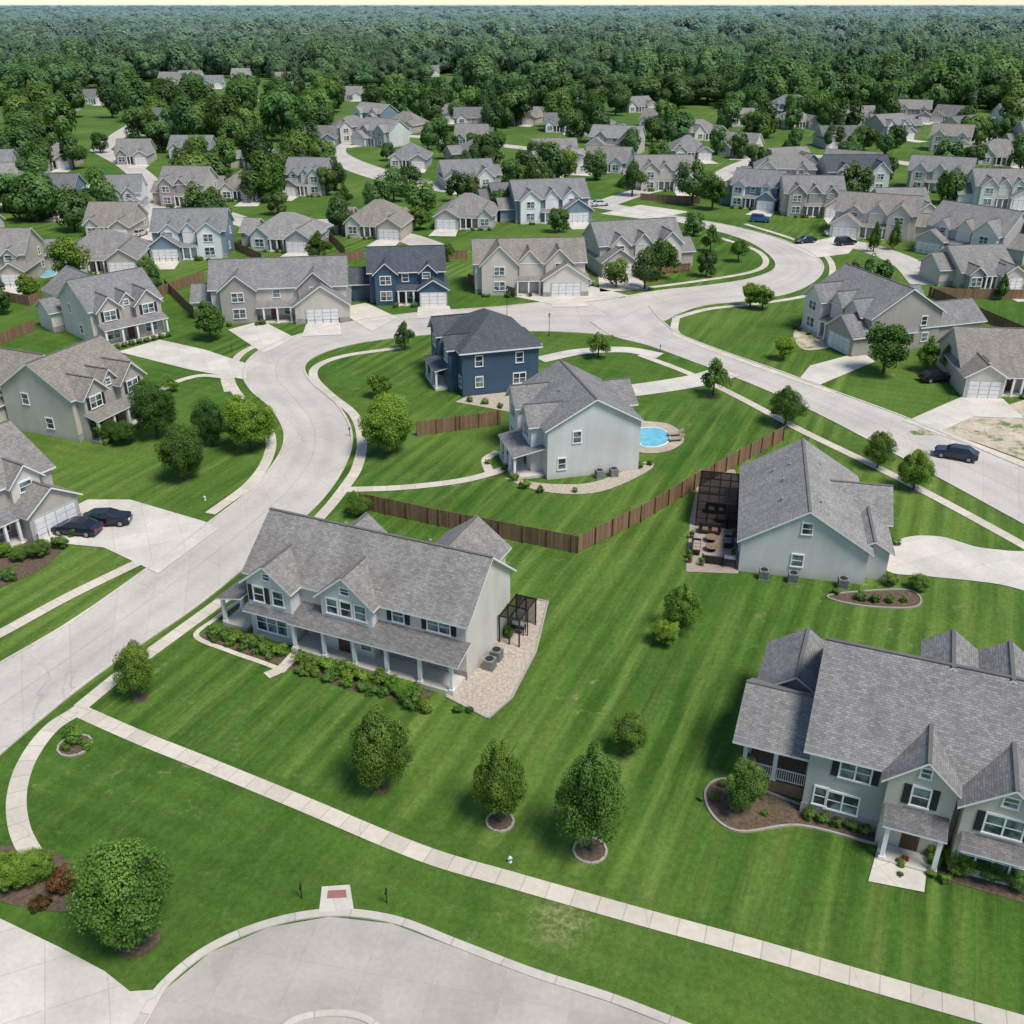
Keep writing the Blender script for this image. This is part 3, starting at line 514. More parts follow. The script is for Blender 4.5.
# two deep houses fronting the bend, gable sides towards the open lawn
def deep(p,yaw,wall,alt,label,gar):
    sp=dict(b=[(0,0,11,10.5,5.3,'gx',.66),(.7,-1.1,4.3,5,5.32,'gy',.95,'alt'),(6.4,-1.3,10.3,5,5.28,'gy',.95,'alt'),(4.5,-.4,6.6,4,5.9,'gy',1.1,'alt'),(1.2,9,9.6,19,4.9,'gy',.66),(-1.6,11,2.4,16,3.2,'gx',.6)],alt=alt,
     s=[(.5,-2.8,10.6,-1.0,2.7,3.3,'f')],floor=[(.6,-2.7,10.5,-1.32,.2)],p=[(x,-2.5,.2,2.45) for x in (.8,3.3,5.6,7.9,10.3)],
     w=[('f',2.5,-1.1,4.3,1.7,1.3,1),('f',8.35,-1.3,4.3,1.7,1.3,1),('f',2.5,-1.1,1.6,1.8,1.4),('f',8.35,-1.3,1.6,1.8,1.4),('f',5.5,-.4,5.6,.7,.7),('l',0,4,1.7,1.0,1.2),('l',0,7,4.3,.9,1.2),('r',11,5,4.3,.9,1.2),('r',11,5,1.7,.9,1.2),('l',1.2,17.5,1.7,1.0,1.2)],
     d=[('f',5.5,-.4)],stone=1,v=[(3,7,7.7),(7.5,7,7.7)])
    _,T=house(G(*p),yaw,sp,wall,gar,label); avoid_box(T,0,-1,11,18)
    for i in range(9): shrub(*T(.6+i*1.15,-3.4),1.2,.9)
    return T
deep((80,442),math.radians(68),'beige','taupe','beige two-storey house with plain gable side and front porch','brown')
deep((96,346),math.radians(45),'cream','taupe','warm beige two-storey house with gabled front and porch','gray')
def gspec(W,D,two,ty,flip,far,i):
    ze=5.4 if two else 3.1; gw=min(5.0,W*.34); e=R.uniform
    g1=W*e(.03,.08); g1w=W*e(.24,.32); gs=e(.60,.66)
    sp=dict(b=[(0,0,W,D,ze,ty,e(.58,.7)),(g1,-1.1-e(0,.6),g1+g1w,D*.55,ze+.02,'gy',e(.8,1.0),'alt'),(W*gs,-2.8,W+.3,D*.62,3.0,'gy',e(.6,.72)),(W*(gs+.03),-.5,W*.88,D*.5,ze-.03,'gy',e(.8,1.0),'alt')],
        s=[(g1+g1w,-1.9,W*gs+.1,-.02,2.6,3.2,'f')],p=[(W*.38,-1.7,0,2.55),(W*.48,-1.7,0,2.55),(W*.58,-1.7,0,2.55)],floor=[(g1+g1w,-1.8,W*gs,-.05,.2)],
        w=[],g=[('f',W*(gs+1)/2+.15,-2.8,0,gw)],d=[('f',W*.45,0)])
    gy=sp['b'][1][1]; gx=g1+g1w/2; sp['w'].append(('f',gx,gy,1.6,1.8,1.4))
    if two: sp['w']+=[('f',gx,gy,4.2,1.7,1.3),('f',W*.48,0,4.3,1.0,1.2),('f',W*.76,-.5,4.7,1.2,.9)]
    if far and i%3==0: sp['b'].append((W*.2,D-1,W*.55,D+3,ze-.9,'gy',.75))
    if far and i%4==1: sp['b'].append((-3.4,D*.3,.3,D*.9,2.9,'gx',.6))
    if not far:
        sp['w']+=[('f',W*.55,0,1.6,1.0,1.3),('l',0,D*.35,1.7,1.0,1.2),('r',W,D*.8,1.7,1.0,1.2)]+([('l',0,D*.6,4.2,.9,1.2),('r',W,D*.75,4.2,.9,1.2)] if two else [])
        if two and i%3!=1: sp['b'].append((W*.40,-.35,W*.58,D*.5,ze+.3,'gy',1.05,'alt'))
        if i%3!=2: sp['b'].append((-e(2.2,3.6),D*.22,.3,D*.85,3.0,'gx',.6))
        sp['b'].append((W*.18,D-1.5,W*.5,D+3.4,ze-.9,'gy',.75)); 
        if i%2: sp['b'].append((W*.62,D-1.5,W*.9,D+2.2,ze-.4,'gy',.75))
        sp['v']=[(W*.3,D*.7,ze+D*.16),(W*.7,D*.66,ze+D*.18)]
    if flip:
        fl=lambda b:(W-b[2],b[1],W-b[0])+tuple(b[3:]); F2={'f':'f','b':'b','l':'r','r':'l'}
        sp['b']=[fl(b) for b in sp['b']]; sp['s']=[fl(b) for b in sp['s']]; sp['floor']=[fl(b) for b in sp['floor']]; sp['p']=[(W-p[0],)+tuple(p[1:]) for p in sp['p']]
        for k in ('w','g','d'): sp[k]=[(F2[w[0]],W-w[1])+tuple(w[2:]) for w in sp[k]]
    return sp
ALT={'beige':'stone','cream':'beige','light':'gray','gray':'light','tan':'cream','navy':'navy','slate':'white','white':'light','teal':'white','stone':'cream','taupe':'cream'}
WN={'beige':'beige','cream':'cream','light':'pale grey','gray':'grey','tan':'tan','navy':'navy blue','slate':'blue-grey','white':'white','teal':'teal blue','stone':'stone-clad','taupe':'taupe'}
RN={'gray':'grey','brown':'brownish grey','dark':'charcoal','mid':'dark grey','pale':'light grey'}
NH=[0]
def genhouse(o,a,W,D,wa,ro,two,ty,fl,far,extra=None,drive=True):
    NH[0]+=1; i=NH[0]; sp=gspec(W,D,two,ty,fl,far,i); sp['alt']=ALT[wa]; sp['stone']=0 if far else i%2
    if extra: sp['b']+=extra.get('b',[]); sp['g']+=extra.get('g',[])
    _,T=house(o,a,sp,wa,ro,'%s %s house with %s %s shingle roof'%(WN[wa],'two-storey' if two else 'single-storey',RN[ro],{'hip':'hip','gx':'gabled'}[ty]),far)
    AVOID.append((*T(W/2,D/2),W*.54)); gx=sp['g'][0][1]
    if drive: area('driveway',[T(gx-2.6,-2.7),T(gx+2.6,-2.7),T(gx+3.0,-9.5),T(gx-3.0,-9.5)],DRIVE,.068,world=True)
    if not far:
        for k in range(4): q=T(W*(R.uniform(.05,.6) if not fl else R.uniform(.4,.95)),-R.uniform(2.1,2.8)); shrub(*q,R.uniform(.9,1.5))
    return T
genhouse(G(-66,575),math.radians(60),13.2,10.5,'taupe','gray',1,'gx',0,False,drive=False)
genhouse(G(806,325),math.radians(-72),15.5,12,'stone','gray',1,'gx',0,False,{'b':[(8,9,15.3,20,3.3,'gy',.6)]},False)
genhouse(G(922,250),math.radians(-50),16,11,'gray','gray',1,'gx',1,False,None,False)
HS=[(408,303,84,6,'navy','dark',1,'gx',0),(530,293,124,4,'cream','brown',1,'gx',0),(640,272,98,14,'taupe','gray',1,'gx',1),(282,320,150,8,'beige','gray',1,'gx',0),
(1004,392,100,-6,'beige','brown',0,'gx',1),(0,284,66,5,'tan','gray',1,'gx',0),(102,272,84,6,'tan','gray',0,'hip',0),(192,258,80,5,'slate','gray',1,'gx',1),(282,250,76,-8,'gray','pale',0,'hip',0),
(374,237,68,-10,'tan','brown',0,'hip',0),(466,228,64,-5,'taupe','gray',0,'hip',1),(552,222,84,12,'slate','gray',1,'gx',0),(56,214,46,4,'slate','mid',1,'gx',0),(120,216,52,10,'white','gray',1,'gx',0),(184,206,52,-6,'beige','gray',1,'gx',0),(240,200,46,3,'taupe','brown',0,'hip',0),(306,195,46,-8,'stone','gray',1,'gx',1),
(56,168,42,5,'tan','gray',0,'hip',0),(133,164,36,5,'beige','gray',0,'gx',0),(190,158,52,0,'gray','gray',0,'gx',0),(316,147,50,4,'slate','mid',0,'gx',0),(356,142,48,20,'taupe','gray',1,'hip',0),(400,132,46,-24,'taupe','brown',0,'hip',0),(408,168,48,-5,'gray','gray',0,'hip',0),(470,188,58,14,'gray','gray',0,'gx',1),(482,163,44,25,'stone','gray',0,'hip',0),
(518,214,52,14,'slate','mid',0,'gx',0),(556,162,56,6,'white','gray',0,'gx',0),(604,172,56,-20,'slate','gray',0,'gx',1),(664,190,64,0,'cream','gray',1,'gx',0),(752,208,52,-26,'teal','gray',1,'gx',0),(812,216,66,-4,'beige','gray',1,'gx',0),(872,238,88,-24,'cream','brown',1,'gx',1),(706,140,50,26,'taupe','gray',0,'hip',0),(745,126,46,4,'tan','gray',0,'gx',0),
(792,172,64,20,'slate','gray',0,'gx',0),(846,178,60,-30,'gray','gray',0,'gx',1),(936,192,66,-26,'taupe','gray',1,'gx',0),(1000,208,60,-8,'white','gray',1,'gx',0),(948,152,48,-25,'cream','brown',1,'gx',0),(895,140,44,25,'gray','gray',1,'gx',0),(1000,165,60,-10,'taupe','gray',0,'hip',0),(842,148,50,4,'gray','mid',0,'gx',1),(640,112,40,25,'taupe','gray',0,'gx',0),(580,112,40,4,'beige','gray',0,'hip',0),
(520,124,44,-20,'tan','gray',0,'gx',0),(470,146,40,-5,'light','gray',0,'gx',0),(440,122,36,4,'slate','gray',0,'gx',0),(560,132,40,0,'slate','mid',0,'gx',0),(610,136,40,26,'taupe','gray',0,'hip',0),(655,128,42,-25,'slate','gray',0,'gx',0),(690,160,48,4,'taupe','gray',0,'hip',0),(735,156,46,-30,'cream','gray',0,'gx',0),(800,128,44,20,'taupe','gray',0,'hip',0),
(860,124,40,0,'light','gray',0,'gx',0),(912,122,40,-20,'stone','gray',1,'gx',0),(980,138,42,0,'tan','gray',0,'gx',0),(1040,150,46,0,'beige','gray',1,'gx',0),(190,86,28,0,'white','gray',1,'gx',0),(213,88,24,5,'light','gray',0,'gx',0),(168,84,24,0,'tan','gray',0,'gx',0),(326,96,26,0,'gray','mid',0,'gx',0),(430,76,22,0,'white','gray',0,'gx',0),(480,78,20,0,'white','gray',0,'gx',0),(-40,256,60,0,'beige','gray',1,'gx',0),(1060,262,80,0,'tan','brown',1,'gx',0),(1080,205,60,0,'light','gray',1,'gx',0),(1015,122,34,0,'white','gray',0,'gx',0),
(905,222,56,4,'gray','gray',0,'gx',0),(985,288,60,8,'beige','gray',0,'gx',0),(110,238,50,0,'taupe','brown',0,'gx',0),(240,80,22,0,'light','pale',0,'gx',0),(60,112,30,0,'light','gray',0,'gx',0),(95,104,30,5,'white','mid',0,'gx',0),(772,30,20,0,'white','pale',1,'gx',0),(200,36,20,0,'white','pale',0,'gx',0),(935,44,18,0,'light','pale',0,'gx',0),(350,100,28,0,'cream','gray',0,'gx',0),(60,70,22,0,'light','pale',0,'gx',0),(95,66,22,0,'white','pale',0,'gx',0),(140,66,20,10,'light','pale',0,'gx',0),(30,88,24,-10,'cream','gray',0,'gx',0),(285,84,22,10,'light','gray',0,'gx',0),(540,86,20,0,'light','pale',0,'gx',0),(640,84,20,10,'cream','gray',0,'gx',0)]
for i,(u,v,wp,yw,wa,ro,two,ty,fl) in enumerate(HS):
    x,y=G(u,v); pm=ppm(v); W=min(max(wp*(.88 if v>=175 else .78)/pm,10),21); D=10 if two else 11; a=math.radians(yw)
    genhouse((x-W/2*math.cos(a),y-W/2*math.sin(a)),a,W,D,wa,ro,two,ty,fl,v<175)
def free(x,y,r=3,extra=False): return all((x-a)**2+(y-b)**2>(c+r)**2 for a,b,c in (AVOID+RAV if extra else AVOID))
for u0,u1,v0,v1,n in ((430,1080,106,215,12),(250,430,118,190,3),(-40,180,125,200,4)):
    k=0;tr=0
    while k<n and tr<n*60:
        tr+=1; u=R.uniform(u0,u1);v=R.uniform(v0,v1);x,y=G(u,v); W=R.uniform(12,17); a=math.radians(R.uniform(-50,50))
        cx,cy=x-math.sin(a)*5,y+math.cos(a)*5
        if not free(cx,cy,9): continue
        k+=1; genhouse((x-W/2*math.cos(a),y-W/2*math.sin(a)),a,W,10,R.choice(['beige','cream','light','gray','tan','slate','taupe','white','stone']),R.choice(['gray','brown','mid','dark','pale']),R.random()<.4,R.choice(['gx','gx','hip']),R.randint(0,1),True)
print('houses',NH[0])
# ---------------------------------------------------------------- fences
def fence(pts,h=1.8,posts=True,label='brown wooden privacy fence enclosing a back yard'):
    P=[np.array(G(*p)) for p in pts]; r=root('wooden_fence',(*P[0],0),0,label,'fence','wooden fences around the yards'); b=MB(); tn=[]; pm=MB(); pm.box((-.06,-.06,0),(.06,.06,h+.08)); pme=pm.mesh('fence_post',[WOOD]) if posts else None
    for i in range(len(P)-1):
        d=P[i+1]-P[i]; L=float(np.linalg.norm(d)); e=d/L; nn=np.array([-e[1],e[0]]); n=int(L/.15); o=P[i]-P[0]
        for k in range(n):
            a=o+e*k*.15; c=a+e*.14; hh=h+R.uniform(-.02,.02); t=nn*.02
            q=[a-t,c-t,c+t,a+t]; lo=[(*x,.04) for x in q]; hi=[(*x,hh) for x in q]
            b.poly([lo[0],lo[1],hi[1],hi[0]]);b.poly([lo[2],lo[3],hi[3],hi[2]]);b.poly(hi); tn+=[R.random()]*3
        for zz in (.35,1.45):
            a=o+nn*.05;c=o+d+nn*.05; b.poly([(*a,zz),(*c,zz),(*c,zz+.09),(*a,zz+.09)]);b.poly([(*(a+nn*.03),zz+.09),(*(c+nn*.03),zz+.09),(*c,zz+.09),(*a,zz+.09)]); tn+=[.3,.3]
        if posts:
            for k in range(int(L/2.4)+1): ob('fence_post',pme,r,(*(o+e*k*2.4-nn*.09),0),math.atan2(e[1],e[0]))
    me=b.mesh('fence_panel',[WOOD]); at=me.attributes.new('tint','FLOAT','FACE'); at.data.foreach_set('value',tn); ob('fence_panel',me,r)
fence([(366,510),(440,526),(500,538),(577,553),(640,522),(700,486),(783,440)])
fence([(417,436),(460,430),(502,424)])
for p in ([(-20,352),(0,345),(36,330)],[(165,288),(195,318)],[(160,296),(205,280)],[(468,283),(515,298)],[(590,262),(652,282)],[(928,296),(1024,338)],[(930,298),(1060,300)],[(305,268),(365,258)],[(420,262),(468,258)],[(480,250),(560,244)],[(180,236),(215,250)],[(235,250),(262,262)],[(690,272),(640,276)],[(940,272),(1030,276)],[(640,200),(700,204)],[(330,240),(345,255)],[(-20,296),(30,306),(44,300)]): fence(p,1.7,False)
# ---------------------------------------------------------------- cars
def carparts(kind):
    L=2.3; hi=1.0 if kind=='sedan' else 1.12; rf=1.43 if kind=='sedan' else 1.72; rb_=-1.15 if kind=='sedan' else -2.0
    prof=[(-L,.38),(-L-.03,.7),(-L+.1,hi-.05),(-1.6,hi),(.95,hi),(1.95,hi-.16),(L-.03,.68),(L,.4),(1.85,.28),(-1.85,.28)]
    b=MB(); n=len(prof)
    yw=lambda z:.9 if z<.8 else .84
    for s in (-1,1): b.poly([(x,s*yw(z),z) for x,z in (prof if s<0 else prof[::-1])])
    for i in range(n):
        (x,z),(x2,z2)=prof[i],prof[(i+1)%n]; b.poly([(x,-yw(z),z),(x,yw(z),z),(x2,yw(z2),z2),(x2,-yw(z2),z2)])
    body=b.mesh('body',[CARP],bev=.05)
    g=MB(); x0,x1=(-1.85,1.05) if kind=='sedan' else (-2.22,1.05); lo=[(x0,-.8,hi-.02),(x1,-.8,hi-.02),(x1,.8,hi-.02),(x0,.8,hi-.02)]; hi_=[(rb_,-.62,rf-.04),(.3,-.62,rf-.04),(.3,.62,rf-.04),(rb_,.62,rf-.04)]
    for i in range(4): j=(i+1)%4; g.poly([lo[i],lo[j],hi_[j],hi_[i]])
    r=MB(); r.box((rb_-.03,-.63,rf-.05),(.33,.63,rf)); 
    pl=MB()
    for i in range(4): pl.tube(lo[i],hi_[i],.045,.04,5)
    for s in (-.81,.81): pl.tube((-.45,s,hi),(-.4,s*.78,rf-.03),.04,.035,5)
    t=MB(); t.cyl(0,0,-.12,.12,.34,.34,18,0,'y'); rm_=MB(); rm_.cyl(0,0,-.135,.135,.21,.21,12,0,'y')
    hl=MB(); hl.box((-.06,-.2,-.08),(.06,.2,.08))
    return dict(body=body,window=g.mesh('window',[CGL]),roof=r.mesh('roof',[CARP],bev=.02),pillar=pl.mesh('pillar',[CARP]),wheel=t.mesh('wheel',[plain('tyre',(.015,.015,.015),.8)]),rim=rm_.mesh('rim',[METAL]),head=hl.mesh('headlight',[plain('lamp_glass',(.6,.62,.62),.15)],bev=.02),tail=hl.mesh('taillight',[plain('red_lamp',(.35,.01,.01),.2)],bev=.02))
def cpaint():
    t=NT('car_paint'); c=t.n('ShaderNodeObjectInfo').outputs['Color']; return t.fin(c,.28,None,0,0,.3,.5,.6)
CARP=cpaint(); CK={k:carparts(k) for k in ('sedan','suv')}
def car(u,v,ang,kind,col,label):
    x,y=G(u,v); r=root('parked_car',(x,y,.07),math.radians(ang),label,'car','parked cars'); c=CK[kind]; rgb={'black':(.012,.013,.018),'navy':(.015,.022,.045),'white':(.6,.6,.6),'silver':(.35,.36,.37),'blue':(.03,.10,.28),'red':(.25,.02,.02)}[col]
    for k in ('body','roof','pillar','window'): ob(k,c[k],r).color=(*rgb,1)
    for sx in (-1.42,1.42):
        for sy in (-.82,.82): w=ob('wheel',c['wheel'],r,(sx,sy,.34)); ob('rim',c['rim'],w)
    for sy in (-.62,.62): ob('headlight',c['head'],r,(2.26,sy,.66)); ob('taillight',c['tail'],r,(-2.27,sy,.78))
for a in [(78,533,172,'sedan','navy','dark navy sedan parked on the concrete driveway'),(108,524,6,'sedan','black','black sedan parked beside another on the driveway'),(955,458,152,'sedan','navy','dark navy car parked at the kerb'),(936,381,10,'sedan','black','black sedan parked behind the trees'),(845,245,20,'suv','black','black suv parked on a driveway'),(805,243,200,'sedan','navy','dark sedan parked on a driveway'),
          (140,236,80,'sedan','white','white sedan parked on a concrete drive'),(130,222,80,'suv','silver','silver suv parked on a concrete drive'),(600,206,20,'sedan','white','white sedan parked in the street'),(478,205,15,'suv','white','white suv parked by a house'),(760,222,-20,'suv','blue','blue suv parked by a driveway'),(420,184,15,'sedan','silver','silver sedan on the street'),(835,236,0,'sedan','white','white sedan on a driveway'),(585,287,60,'sedan','silver','silver sedan on a driveway')]: car(*a)
# ---------------------------------------------------------------- small things
def acunit(x,y,rz):
    r=root('air_conditioner',(x,y,0),rz,'grey outdoor air conditioning unit beside a house wall','air conditioner','air conditioning units')
    b=MB(); b.box((-.45,-.45,0),(.45,.45,.08)); b.box((-.4,-.4,.08),(.4,.4,.9))
    for i in range(9):
        t=-.36+i*.09
        b.box((t-.012,-.43,.12),(t+.012,-.4,.86));b.box((t-.012,.4,.12),(t+.012,.43,.86));b.box((-.43,t-.012,.12),(-.4,t+.012,.86));b.box((.4,t-.012,.12),(.43,t+.012,.86))
    ob('body',b.mesh('body',[METAL]),r); g=MB(); g.cyl(0,0,.9,.95,.34,.3,16); ob('fan_grille',g.mesh('fan_grille',[DARK]),r)
for T,pts,a in ((T1,[(21.2,4.2),(21.2,5.5)],Y1),(T2,[(2.2,-.8),(4.7,-.8),(8.9,-.8)],Y2),(T4,[(5.6,-.8),(7.2,-.8)],Y4)):
    for p in pts: acunit(*T(*p),a)
def cage(x,y,rz,w,d,h,n,label,name,screen):
    r=root(name,(x,y,0),rz,label,name.replace('_',' ')); m=MB()
    for i in range(n+1):
        t=w*i/n
        for yy in (0,d): m.box((t-.05,yy-.05,0),(t+.05,yy+.05,h))
        m.box((t-.04,0,h-.06),(t+.04,d,h+.04))
    for j in range(n+1): t=d*j/n; m.box((-.1,t-.04,h-.03),(w+.1,t+.04,h+.06)); 
    for j in range(1,n):
        t=d*j/n
        for xx in (0,w): m.box((xx-.04,t-.04,0),(xx+.04,t+.04,h))
    if screen>1:
        for z in (.9,1.8): m.box((-.03,-.03,z),(w+.03,.03,z+.06)); m.box((-.03,-.03,z),(.03,d,z+.06))
    ob('frame',m.mesh('frame',[DARK]),r)
    s=MB(); s.poly([(0,0,h+.08),(w,0,h+.08),(w,d,h+.08),(0,d,h+.08)]); s.poly([(0,d+.07,.1),(w,d+.07,.1),(w,d+.07,h),(0,d+.07,h)])
    if screen>1: s.poly([(0,-.07,.1),(w,-.07,.1),(w,-.07,h),(0,-.07,h)]); s.poly([(-.07,0,.1),(-.07,d,.1),(-.07,d,h),(-.07,0,h)])
    ob('screen',s.mesh('screen',[SCR]),r)
t=NT('insect_screen'); a=t.n('ShaderNodeBsdfDiffuse',{'Color':(.012,.012,.012,1)}); b=t.n('ShaderNodeBsdfTransparent'); mx=t.n('ShaderNodeMixShader',{0:.66,1:b.outputs[0],2:a.outputs[0]}); t.t.links.new(mx.outputs[0],t.out.inputs[0]); SCR=t.m
q=T2(-4.2,7.8); cage(*q,Y2,4.0,7.0,2.7,4,'black screened patio enclosure attached to a grey house','screened_enclosure',2)
q=T1(20.5,7.6); cage(*q,Y1,1.7,3.4,2.5,2,'dark covered pergola against the wall of a beige house','pergola',1)
def sofa(x,y,rz,w,cush,label):
    r=root('patio_sofa',(x,y,.045),rz,label,'sofa','patio seating'); b=MB(); b.box((-w/2,-.4,.1),(w/2,.4,.35)); ob('seat',b.mesh('seat',[DARK],bev=.03),r)
    b=MB(); b.box((-w/2,.3,.35),(w/2,.45,.85)); ob('backrest',b.mesh('backrest',[DARK],bev=.03),r)
    for s in (-1,1): b=MB(); b.box((s*w/2-.08,-.4,.35),(s*w/2+.08,.4,.6)); ob('armrest',b.mesh('armrest',[DARK],bev=.02),r)
    for i in range(int(w/.7)):
        n=int(w/.7); c=-w/2+.1+(w-.2)*(i+.5)/n; b=MB(); b.box((c-.28,-.36,.36),(c+.28,.28,.5)); ob('cushion',b.mesh('cushion',[cush],bev=.04),r)
RED=plain('rust_fabric',(.20,.11,.08),.9); CRM=plain('tan_fabric',(.36,.29,.22),.9); BLU=plain('grey_fabric',(.16,.18,.20),.9)
for p,a,w,c,l in (((-2.2,1.0),3.14,2.0,RED,'dark wicker sofa with brown cushions on patio'),((-3.9,3.0),1.57,2.2,CRM,'dark wicker sofa with tan cushions on patio'),((-1.0,4.6),-1.57,1.6,BLU,'dark wicker sofa with grey cushions on patio'),((-2.8,6.6),0,2.0,RED,'dark wicker sofa with brown cushions on patio'),((-2.4,11),0,2.0,CRM,'dark wicker sofa with tan cushions on patio')): sofa(*T2(*p),Y2+a,w,c,l)
def ptable(x,y,label='round brown patio table on pavers'):
    r=root('patio_table',(x,y,.045),0,label,'table'); b=MB(); b.cyl(0,0,.42,.47,.6,.6,18); ob('table_top',b.mesh('table_top',[DECK]),r)
    b=MB(); b.cyl(0,0,0,.42,.07,.05,8); b.cyl(0,0,0,.04,.35,.3,12); ob('pedestal',b.mesh('pedestal',[DARK]),r)
ptable(*T2(-2.5,3.2)); ptable(*T2(-1.8,9.3)); ptable(*T2(-2.6,5.0))
def pot(x,y):
    r=root('potted_plant',(x,y,.045),R.random()*6,'small green plant in a brown patio pot','potted plant','potted plants on the patio'); b=MB(); b.cyl(0,0,0,.4,.16,.24,10); ob('pot',b.mesh('pot',[plain('terracotta',(.25,.12,.07),.8)]),r); ob('foliage',SHR[0],r,(0,0,.35),0,(.42,.42,.5))
for p in ((-4.3,.5),(-4.4,1.4),(-.5,2.6),(-4.4,5.2),(-.5,6.4),(-3.2,.2)): pot(*T2(*p))
def grill(x,y,rz):
    r=root('barbecue_grill',(x,y,.04),rz,'black barbecue grill standing on the paved patio','grill'); b=MB(); b.box((-.55,-.28,.5),(.55,.28,.85)); 
    for sx in (-.5,.5):
        for sy in (-.24,.24): b.box((sx-.03,sy-.03,0),(sx+.03,sy+.03,.5))
    ob('body',b.mesh('body',[DARK]),r); l=MB(); l.cyl(0,.88,-.5,.5,.26,.26,14,0,'x'); ob('lid',l.mesh('lid',[METAL]),r)
grill(*T2(-.8,.6),Y2); grill(*T1(21.4,9.4),Y1)
def lounger(u,v,a):
    x,y=G(u,v); r=root('sun_lounger',(x,y,.045),a,'cream sun lounger beside the swimming pool','sun lounger','loungers by the pool'); b=MB(); b.box((-.9,-.33,.25),(.4,.33,.36)); ob('seat',b.mesh('seat',[CRM],bev=.02),r)
    b=MB(); b.slab([(.4,-.33,.36),(.4,.33,.36),(1.0,.33,.8),(1.0,-.33,.8)],.1,0,0); ob('backrest',b.mesh('backrest',[CRM]),r)
    for sx in (-.8,.3):
        for sy in (-.28,.28): b=MB(); b.cyl(sx,sy,0,.25,.03,.03,6); ob('leg',b.mesh('leg',[DARK]),r)
for p in ((675,436,0.2),(676,441,.2),(636,424,1.5)): lounger(*p)
def mailbox(u,v,c=DARK):
    x,y=G(u,v); r=root('mailbox',(x,y,0),R.uniform(-.3,.3),'slim dark mailbox on a post beside the kerb','mailbox','mailboxes along the kerb',(.62,.62,.85)); b=MB(); b.box((-.05,-.05,0),(.05,.05,1.05)); b.box((-.04,-.3,.97),(.04,.2,1.05)); ob('post',b.mesh('post',[c]),r)
    b=MB(); b.box((-.1,-.32,1.05),(.1,.2,1.16)); b.cyl(0,1.16,-.32,.2,.1,.1,12,0,'y'); ob('box',b.mesh('box',[c]),r); b=MB(); b.box((.105,-.1,1.15),(.12,-.05,1.36)); ob('flag',b.mesh('flag',[RED]),r)
for p in ((302,898),(387,903),(350,436),(660,352),(812,300),(232,352)): mailbox(*p)
def hydrant(u,v):
    x,y=G(u,v); r=root('fire_hydrant',(x,y,0),.3,'small white fire hydrant on the grass verge','fire hydrant',sc=(.7,.7,.7)); b=MB(); b.cyl(0,0,0,.08,.17,.17,12); b.cyl(0,0,.08,.55,.11,.11,12); b.cyl(0,0,.55,.7,.14,.03,12); b.cyl(0,.4,-.2,.2,.05,.05,8,0,'x'); ob('body',b.mesh('body',[TRIM]),r)
    b=MB(); b.cyl(0,.4,-.25,-.12,.07,.07,8,0,'y'); ob('outlet',b.mesh('outlet',[METAL]),r)
hydrant(510,862); hydrant(205,500)
def lamp(u,v,h):
    x,y=G(u,v); r=root('street_lamp',(x,y,0),R.random()*6,'black street lamp post on the verge','street lamp','street lamps along the road'); b=MB(); b.cyl(0,0,0,.4,.1,.07,10); b.cyl(0,0,.4,h,.05,.04,8); ob('pole',b.mesh('pole',[DARK]),r)
    b=MB(); b.cyl(0,0,h,h+.12,.08,.16,8); b.cyl(0,0,h+.4,h+.55,.2,.03,8); ob('cap',b.mesh('cap',[DARK]),r); b=MB(); b.cyl(0,0,h+.12,h+.4,.12,.15,8); ob('lamp_shade',b.mesh('lamp_shade',[plain('frosted_glass',(.6,.6,.55),.3)]),r)
for p in ((507,326,5.5),(549,336,3)): lamp(*p)
# ---------------------------------------------------------------- distant trees and forest
NF=0
def yb(u): return float(np.interp(u,[-300,0,60,120,180,260,330,450,500,600,700,780,900,1024,1300],[120,112,102,92,88,94,104,96,102,104,110,116,114,117,132]))
def ftree(x,y,s,hs=1.0,tint=None):
    global NF; NF+=1
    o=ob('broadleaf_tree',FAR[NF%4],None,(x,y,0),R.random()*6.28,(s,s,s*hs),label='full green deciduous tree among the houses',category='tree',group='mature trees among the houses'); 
    if tint:o.color=(*tint,1)
    AVOID.append((x,y,s*2.6))
for u0,u1,v0,v1,n,s0,s1 in ((-40,330,98,145,60,.85,1.4),(250,560,98,130,24,.8,1.25),(-30,70,130,240,8,.6,1.0),(360,1060,106,150,42,.65,1.1),(400,1060,140,205,42,.5,.85),(150,560,150,235,20,.45,.75),(-10,200,290,330,2,.3,.5),(600,1040,205,300,8,.35,.55),(-20,330,145,235,36,.55,1.0)):
    k=0;tr=0
    while k<n and tr<n*40:
        tr+=1; u=R.uniform(u0,u1);v=R.uniform(v0,v1); x,y=G(u,v)
        if v<yb(u): continue
        s=R.uniform(s0,s1)
        if not free(x,y,s*1.4-1.0,True): continue
        c=R.uniform(.65,1.05); ftree(x,y,s,R.uniform(.95,1.2),(c,c*1.02,c*.85)); k+=1
rs=np.random.default_rng(5); pts=[]
